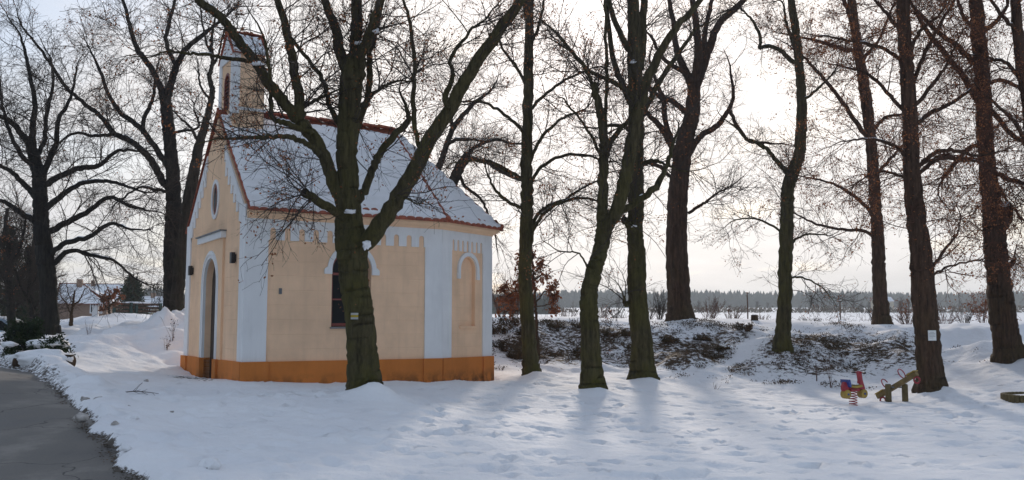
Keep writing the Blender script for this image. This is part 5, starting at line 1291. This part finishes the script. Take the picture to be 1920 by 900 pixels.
# parked car: only its rear end and snowy roof reach into view
c = at(-34, 600, 36); cz = 1.7 + (613 - 594) / FPX * 36 - 1.48; car = empty('parked_car', (c[0], c[1], cz), R(4)); tag(car, 'silver blue hatchback with snow on its roof, parked at the left edge', 'car')
m, nt, b = new_mat('car_paint'); b.inputs['Base Color'].default_value = (.30, .38, .46, 1); b.inputs['Metallic'].default_value = .4; b.inputs['Roughness'].default_value = .3; M['paint'] = m
M['rubber'] = plain('rubber', (.015, .015, .015), .85)
def car_section(x):  # half width, roof height, sill
    return
prof = [(-1.95, .35), (-2.0, .62), (-1.9, .80), (-1.1, .93), (-.45, 1.36), (.2, 1.44), (1.1, 1.40), (1.72, 1.02), (1.86, .95), (1.93, .6), (1.88, .34)]
bm = bmesh.new(); SX = 5; rows = []
for (w_, k) in ((-.84, 0), (-.80, 1), (-.3, 1), (.3, 1), (.80, 1), (.84, 0)):
    rows.append([bm.verts.new((x, w_ * (1 - .22 * max(0, (z - .9) / .55)), z if k else min(z, z * .97))) for x, z in prof])
for a, b_ in zip(rows[:-1], rows[1:]):
    for i in range(len(prof) - 1): bm.faces.new((a[i], a[i + 1], b_[i + 1], b_[i]))
    bm.faces.new((a[0], b_[0], b_[-1], a[-1]))
bm.faces.new(rows[0]); bm.faces.new(rows[-1][::-1]); bm_obj('body', bm, M['paint'], car)
for s in (-1, 1):
    fr = Fr((0, s * .0), (1, 0), (0, s))
    bm = bmesh.new(); vs = [bm.verts.new((x, s * (.845 - .185 * (z - .9) / .55 * 1.0), z)) for x, z in ((-.92, .96), (-.40, 1.32), (.15, 1.37), (.15, .96))]; bm.faces.new(vs)
    vs = [bm.verts.new((x, s * (.845 - .185 * (z - .9) / .55), z)) for x, z in ((.22, .96), (.22, 1.37), (1.05, 1.33), (1.52, 1.0), (1.5, .96))]; bm.faces.new(vs); bm_obj('side_window', bm, M['glass'], car)
bm = bmesh.new(); vs = [bm.verts.new(p) for p in ((1.16, -.6, 1.38), (1.16, .6, 1.38), (1.70, .64, 1.06), (1.70, -.64, 1.06))]; bm.faces.new(vs); bm_obj('rear_window', bm, M['glass'], car)
for x in (-1.25, 1.2):
    for s in (-1, 1):
        bm = bmesh.new(); tube_bm(bm, [(x, s * .66, .31), (x, s * .86, .31)], .31, 20); wl = bm_obj('wheel', bm, M['rubber'], car)
        bm = bmesh.new(); tube_bm(bm, [(x, s * .861, .31), (x, s * .87, .31)], .2, 16); bm_obj('rim', bm, M['zinc'], wl)
for s in (-1, 1):
    bm = bmesh.new(); box(bm, 1.84, 1.925, s * .68 - .1, s * .68 + .1, .68, .9, bev=.02); bm_obj('tail_light', bm, M['wood_red'], car)
blob('roof_snow', M['snow'], car, (.35, 0, 1.42), (.85, .60, .09), 6, .15)

# ------------------------------------------------------------------ playground
M['yellow'] = plain('yellow_paint', (.33, .22, .035), .55, .3, 8); M['red'] = plain('red_paint', (.30, .018, .03), .5, .25, 8); M['blue'] = plain('blue_paint', (.02, .05, .22), .5, .2, 8)
M['timber'] = plain('olive_timber', (.11, .08, .03), .85, .35, 7, .4); M['beam'] = plain('yellow_timber', (.17, .115, .04), .8, .3, 7, .3)
c = at(1600, 764, 20.8); rd = empty('spring_rider', (c[0], c[1], gz(c[0], c[1])), R(6)); tag(rd, 'red and yellow scooter shaped spring rider standing in the snow', 'spring rider')
u_ = 1 / 84.0   # metres per photo pixel at this distance
def rp(px, py): return ((px - 1600) * u_, (764 - py) * u_)
def slab(name, mat, pts, y0, y1, parent, bev=.006):
    bm = bmesh.new(); A = [bm.verts.new((x, y0, z)) for x, z in pts]; B = [bm.verts.new((x, y1, z)) for x, z in pts]; n = len(pts)
    bm.faces.new(A); bm.faces.new(B[::-1])
    for i in range(n): bm.faces.new((A[i], B[i], B[(i + 1) % n], A[(i + 1) % n]))
    bmesh.ops.recalc_face_normals(bm, faces=bm.faces)
    if bev: bmesh.ops.bevel(bm, geom=[e for e in bm.edges], offset=bev, segments=2, affect='EDGES')
    return bm_obj(name, bm, mat, parent)
bm = bmesh.new(); n = 120; tube_bm(bm, [(.085 * math.cos(t * 2 * math.pi * 6.5), .085 * math.sin(t * 2 * math.pi * 6.5), -.02 + .36 * t) for t in np.linspace(0, 1, n)], .010, 8); bm_obj('spring', bm, M['red'], rd, True)
bm = bmesh.new(); box(bm, -.13, .11, -.10, .10, .335, .375, bev=.008); bm_obj('mounting_plate', bm, M['red'], rd)
slab('seat', M['yellow'], [rp(1588, 728), rp(1588, 724.5), rp(1598, 726), rp(1615, 724), rp(1617, 728), rp(1600, 730)], -.11, .11, rd)
slab('frame', M['red'], [rp(1589, 735), rp(1589, 729), rp(1616, 729), rp(1616, 735)], -.03, .03, rd)
slab('backrest', M['blue'], [rp(1589, 728), rp(1585, 728), rp(1579, 714), rp(1586, 714)], -.12, .12, rd)
slab('rear_fender', M['red'], [rp(1579, 738), rp(1575, 733), rp(1575, 725), rp(1579, 719), rp(1583, 718), rp(1588, 727), rp(1588, 732)], -.05, .05, rd)
slab('front_column', M['red'], [rp(1613, 731), rp(1615, 716), rp(1613, 703), rp(1616, 699), rp(1620, 701), rp(1622, 716), rp(1627, 730), rp(1628, 738), rp(1622, 734)], -.045, .045, rd)
for px in (1583, 1623):
    x, z = rp(px, 741)
    bm = bmesh.new(); tube_bm(bm, [(x, -.075, z), (x, .075, z)], .098, 24); bmesh.ops.bevel(bm, geom=[e for e in bm.edges if len(e.link_faces) == 2 and any(len(f.verts) > 4 for f in e.link_faces)], offset=.012, segments=2, affect='EDGES'); w_ = bm_obj('wheel', bm, M['yellow'], rd, False)
    bm = bmesh.new(); tube_bm(bm, [(x, -.09, z), (x, .09, z)], .022, 12); bm_obj('hub', bm, M['blue'], w_)
x, z = rp(1618, 702); bm = bmesh.new(); tube_bm(bm, [(x - .02, -.15, z), (x - .005, -.05, z + .01), (x - .005, .05, z + .01), (x - .02, .15, z)], .012, 8); hb_ = bm_obj('handlebar', bm, M['red'], rd, True)
for s in (-1, 1):
    bm = bmesh.new(); tube_bm(bm, [(x - .02, s * .12, z), (x - .03, s * .20, z)], .021, 10); bm_obj('grip', bm, M['black'], hb_, True)
blob('snow_cap', M['snow'], rd, (.05, 0, .485), (.11, .08, .022), 3, .3, 3)
rd.rotation_euler = (0, 0, R(24))
# seesaw: two short posts, a tilted beam between them
c = at(1682, 751, 21.8); ss = empty('seesaw', (c[0], c[1], gz(c[0], c[1])), 0); tag(ss, 'small wooden seesaw with red handles, tipped with one end raised', 'seesaw')
for x in (-.195, .19):
    bm = bmesh.new(); tube_bm(bm, [(x, 0, -.2), (x, 0, .37), (x, 0, .40), (x, 0, .415)], [.068, .068, .06, .03], 16); bm_obj('post', bm, M['timber'], ss, True)
bm = bmesh.new(); tube_bm(bm, [(-.13, 0, .33), (.13, 0, .33)], .018, 10); bm_obj('axle', bm, M['zinc'], ss, True)
b0, b1 = Vector((-.29, .42, .10)), Vector((.29, -.42, .69)); ax = (b1 - b0).normalized(); sd_ = ax.cross(Vector((0, 0, 1))).normalized(); up_ = sd_.cross(ax)
MB_ = Matrix((ax, sd_, up_)).transposed().to_4x4(); MB_.translation = (b0 + b1) / 2; Lb = (b1 - b0).length
bm = bmesh.new(); box(bm, -Lb / 2, Lb / 2, -.055, .055, -.075, .03, MB_, .008); bm_obj('beam', bm, M['beam'], ss)
for s in (-1, 1):
    bm = bmesh.new(); box(bm, s * (Lb / 2 - .12) - .11, s * (Lb / 2 - .12) + .13, -.09, .09, .032, .055, MB_, .006); bm_obj('seat', bm, M['yellow'], ss)
    bm = bmesh.new(); k = s * (Lb / 2 - .34); ring_ = [MB_ @ Vector((k, .11 * math.sin(t) * 1.0, .15 - .115 * math.cos(t))) for t in np.linspace(.3, 6.0, 22)]; tube_bm(bm, ring_, .013, 8); bm_obj('handle', bm, M['red'], ss, True)
    bm = bmesh.new(); k = s * (Lb / 2 - .08); tube_bm(bm, [MB_ @ Vector((k + .07 * math.cos(t), .0, -.15 + .07 * math.sin(t))) for t in np.linspace(0, 2 * math.pi, 18, endpoint=False)], .022, 8, closed=True); bm_obj('bumper', bm, M['red'], ss, True)
for x in (-.195, .19): blob('snow_cap', M['snow'], ss, (x, 0, .415), (.05, .05, .022), 4, .2, 3)
# log edged sandbox
c = at(1957, 756, 21.0); sx = empty('sandbox', (c[0], c[1], gz(c[0], c[1]))); tag(sx, 'round sandbox edged with short upright logs and filled with snow, right edge', 'sandbox')
bm = bmesh.new()
for k in range(46):
    t = k * 6.283 / 46; tube_bm(bm, [(.8 * math.cos(t), .8 * math.sin(t), -.15), (.8 * math.cos(t), .8 * math.sin(t), .10 + .008 * math.sin(k * 2.3)), (.8 * math.cos(t), .8 * math.sin(t), .113)], [.055, .055, .04], 8)
bm_obj('log_edging', bm, M['timber'], sx, False); blob('snow_fill', M['snow'], sx, (0, 0, .03), (.75, .75, .07), 9, .08)

# ------------------------------------------------------------------ small signs and posts
def trunk_front(D, py):
    for t in TREES:
        if t['name'] == D:
            zt = None; P, Rr = t['P'], t['R']; z = at(960, py, t['depth'])[2]; i = int(np.argmin(np.abs(P[:, 2] - z))); return P[i], Rr[i]
p, r = trunk_front('lime_tree', 593); q = at(669, 593, 16.5)
tm_ = empty('trail_marker', (p[0], p[1], q[2])); tag(tm_, 'white and yellow striped trail mark painted on the mossy front tree', 'trail marker')
def curved(name, mat, parent, a0, a1, z0, z1, r):
    bm = bmesh.new(); n = 6; A, B = [], []
    for k in range(n + 1):
        a = a0 + (a1 - a0) * k / n
        A.append(bm.verts.new((r * math.sin(a), -r * math.cos(a), z0))); B.append(bm.verts.new((r * math.sin(a), -r * math.cos(a), z1)))
    for k in range(n): bm.faces.new((A[k], A[k + 1], B[k + 1], B[k]))
    bmesh.ops.solidify(bm, geom=bm.faces[:], thickness=.004); return bm_obj(name, bm, mat, parent)
M['mark_white'] = plain('white_mark_paint', (.72, .72, .70), .7, .08); M['mark_yellow'] = plain('yellow_mark_paint', (.70, .50, .03), .7, .1)
a_ = math.asin(max(-.9, min(.9, (q[0] - p[0]) / (r * 1.09)))); w_ = .062 / r
curved('stripe', M['mark_white'], tm_, a_ - w_, a_ + w_, .020, .056, r * 1.09); curved('stripe', M['mark_yellow'], tm_, a_ - w_, a_ + w_, -.019, .019, r * 1.09); curved('stripe', M['mark_white'], tm_, a_ - w_, a_ + w_, -.056, -.020, r * 1.09)
p, r = trunk_front('notice_tree', 629); q = at(1746, 629, 23.3); r *= 1.07; q = at(1746, 629, p[1] - r * .85); an_ = math.asin(max(-.8, min(.8, (q[0] - p[0]) / r))); nt_ = empty('paper_notice', (p[0] + (r + .012) * math.sin(an_), p[1] - (r + .012) * math.cos(an_), q[2]), an_); tag(nt_, 'white sheet of paper with faint print pinned to a tree trunk', 'notice')
bm = bmesh.new(); box(bm, -.095, .095, -.003, .003, -.125, .125); bm_obj('sheet', bm, M['mark_white'], nt_)
bm = bmesh.new()
for k, (w0, w1) in enumerate(((-.05, .05), (-.07, .07), (-.07, .06), (-.07, .07), (-.07, .02))): box(bm, w0, w1, -.006, -.0035, .075 - k * .035, .083 - k * .035)
bm_obj('print', bm, M['zinc'], nt_)
c = at(1402, 598, 44); o = empty('marker_pole', (c[0], c[1], gz(c[0], c[1]))); tag(o, 'thin dark wooden pole with a small cap beyond the bank, near the stump', 'pole')
bm = bmesh.new(); tube_bm(bm, [(0, 0, -.2), (.01, 0, .6), (0, 0, 1.32)], [.035, .032, .03], 8); bm_obj('pole', bm, M['plank'], o); bm = bmesh.new(); box(bm, -.06, .06, -.05, .05, 1.322, 1.38, bev=.01); bm_obj('cap', bm, M['plank'], o)
c = at(1576, 599, 55); o = empty('sign_post', (c[0], c[1], gz(c[0], c[1]))); tag(o, 'lone T shaped post standing in the snowy field behind the bank', 'post')
bm = bmesh.new(); tube_bm(bm, [(0, 0, -.2), (0, 0, 1.12)], .035, 8); bm_obj('post', bm, M['plank'], o); bm = bmesh.new(); box(bm, -.14, .14, -.03, .03, 1.122, 1.19, bev=.008); bm_obj('crossbar', bm, M['plank'], o); blob('snow_cap', M['snow'], o, (0, 0, 1.2), (.13, .05, .03), 2, .1, 2); blob('snow_foot', M['snow'], o, (0, 0, .0), (.3, .3, .06), 2, .1, 3)
c = at(1415, 604, 33); o = empty('tree_stump', (c[0], c[1], gz(c[0], c[1]) - .05)); tag(o, 'dark cut tree stump on the crest of the snowy bank', 'stump')
bm = bmesh.new(); tube_bm(bm, [(0, 0, -.2), (0, 0, .05), (0, 0, .24)], [.17, .13, .12], 14); bm_obj('stump', bm, M['bark_brown'], o); blob('snow_cap', M['snow'], o, (0, 0, .245), (.10, .10, .02), 2, .1, 2)
# lumps of ploughed snow and ice on the verge
CL_ = [(395,893,10.0,.13,1),(138,714,16.2,.17,1),(181,709,16.8,.12,2),(185,750,14,.09,2),(248,785,12.6,.10,1),(153,778,12.4,.10,2),(322,773,13.6,.04,2),(275,690,19,.05,2),(120,700,17,.12,1),(150,730,15,.07,1),(160,745,14.1,.07,2),(300,845,11,.05,2),(235,850,10.8,.06,1),(215,800,12.2,.06,2),(95,685,18.6,.12,1),(60,672,19.6,.13,1),(40,668,19.9,.11,2),(20,664,20.2,.13,1),(205,740,14.6,.05,1),(240,760,13.6,.04,2)]
desc = ['large rounded snow lump at the bottom edge of the picture']
M['dirty_snow'] = plain('dirty_ice', (.40, .37, .34), .8, .5, 9, .4)
for i, (px, py, d, r, k) in enumerate(CL_):
    c = at(px, py, d); o = empty('snow_lump', (c[0], c[1], gz(c[0], c[1]) + r * .25), random.Random(i).uniform(0, 6))
    tag(o, 'large rounded snow lump in front, alone at the bottom edge of the view' if i == 0 else ('pale lump of ploughed snow on the road verge' if k == 1 else 'dirty lump of ice on the road verge'), 'snow lump', None if i == 0 else 'lumps of ploughed snow along the road')
    l = blob('lump', M['snow'] if k == 1 else M['dirty_snow'], o, (0, 0, 0), (r, r * .8, r * .62), 20 + i, .38, 3)
    if k == 1: blob('dirt', M['stone'], l, (r * .25, -r * .3, -r * .22), (r * .72, r * .55, r * .36), 50 + i, .4, 3)
# earth and grit pushed up along the ragged edge of the snow
n = 4500; rng = np.random.default_rng(77); i = rng.integers(0, len(EDGE) - 1, n); f = rng.random((n, 1)); q = EDGE[i] * (1 - f) + EDGE[i + 1] * f
q = q + np.c_[rng.normal(size=n) * .055 - .03, rng.normal(size=n) * .055]; k = (q[:, 1] > 7.5) & (q[:, 1] < 24) & (fbm(q[:, 0] * .8, q[:, 1] * .8, 0, 15, 3) > -.25); q = q[k]
V, F = leaf_quads(np.c_[q, ground(q[:, 0], q[:, 1]) - .085 + rng.uniform(0, .025, len(q))], rng, .03, droop=0, aspect=.9)
zc = np.repeat(V[::4, 2], 4); V[:, 2] = zc + (V[:, 2] - zc) * .25
tag(link_mesh('road_grit', np_mesh('road_grit', V, F), M['leaf_bush']), 'dark earth and grit along the edge between road and snow', 'grit', kind='stuff')
c = at(262, 741, 15.6); o = empty('fallen_twig', (c[0], c[1], gz(c[0], c[1]) + .02)); tag(o, 'fallen forked twig lying on the snow between road and chapel', 'twig')
rg = np.random.default_rng(8); Q = np.array([[[-.3, .1, .02], [-.1, .05, .04], [.1, 0, .03], [.35, -.1, .01]]]) ; RR = np.array([[.009, .008, .006, .004]]); s1 = spawn(Q, RR, rg, 9, (.1, .3), 4, (25, 50), .1, .0, .15, .7, .003)
link_mesh('twig', np_mesh('twig', *merge([tubes(Q_R, 5) for Q_R in ((Q, RR), s1)])), M['twig'], o)

# ------------------------------------------------------------------ air
bm = bmesh.new(); box(bm, -950, 950, -70, 1250, -3, 40); hz = bm_obj('haze', bm, [], None)
m = bpy.data.materials.new('haze_air'); m.use_nodes = True; nt = m.node_tree; nt.nodes.remove(nt.nodes['Principled BSDF'])
pv = nt.nodes.new('ShaderNodeVolumePrincipled'); pv.inputs['Color'].default_value = (.86, .94, 1.0, 1); pv.inputs['Density'].default_value = .0007; pv.inputs['Anisotropy'].default_value = .2
nt.links.new(pv.outputs[0], nt.nodes['Material Output'].inputs['Volume']); hz.data.materials.append(m)
tag(hz, 'thin winter haze', 'haze', kind='stuff')
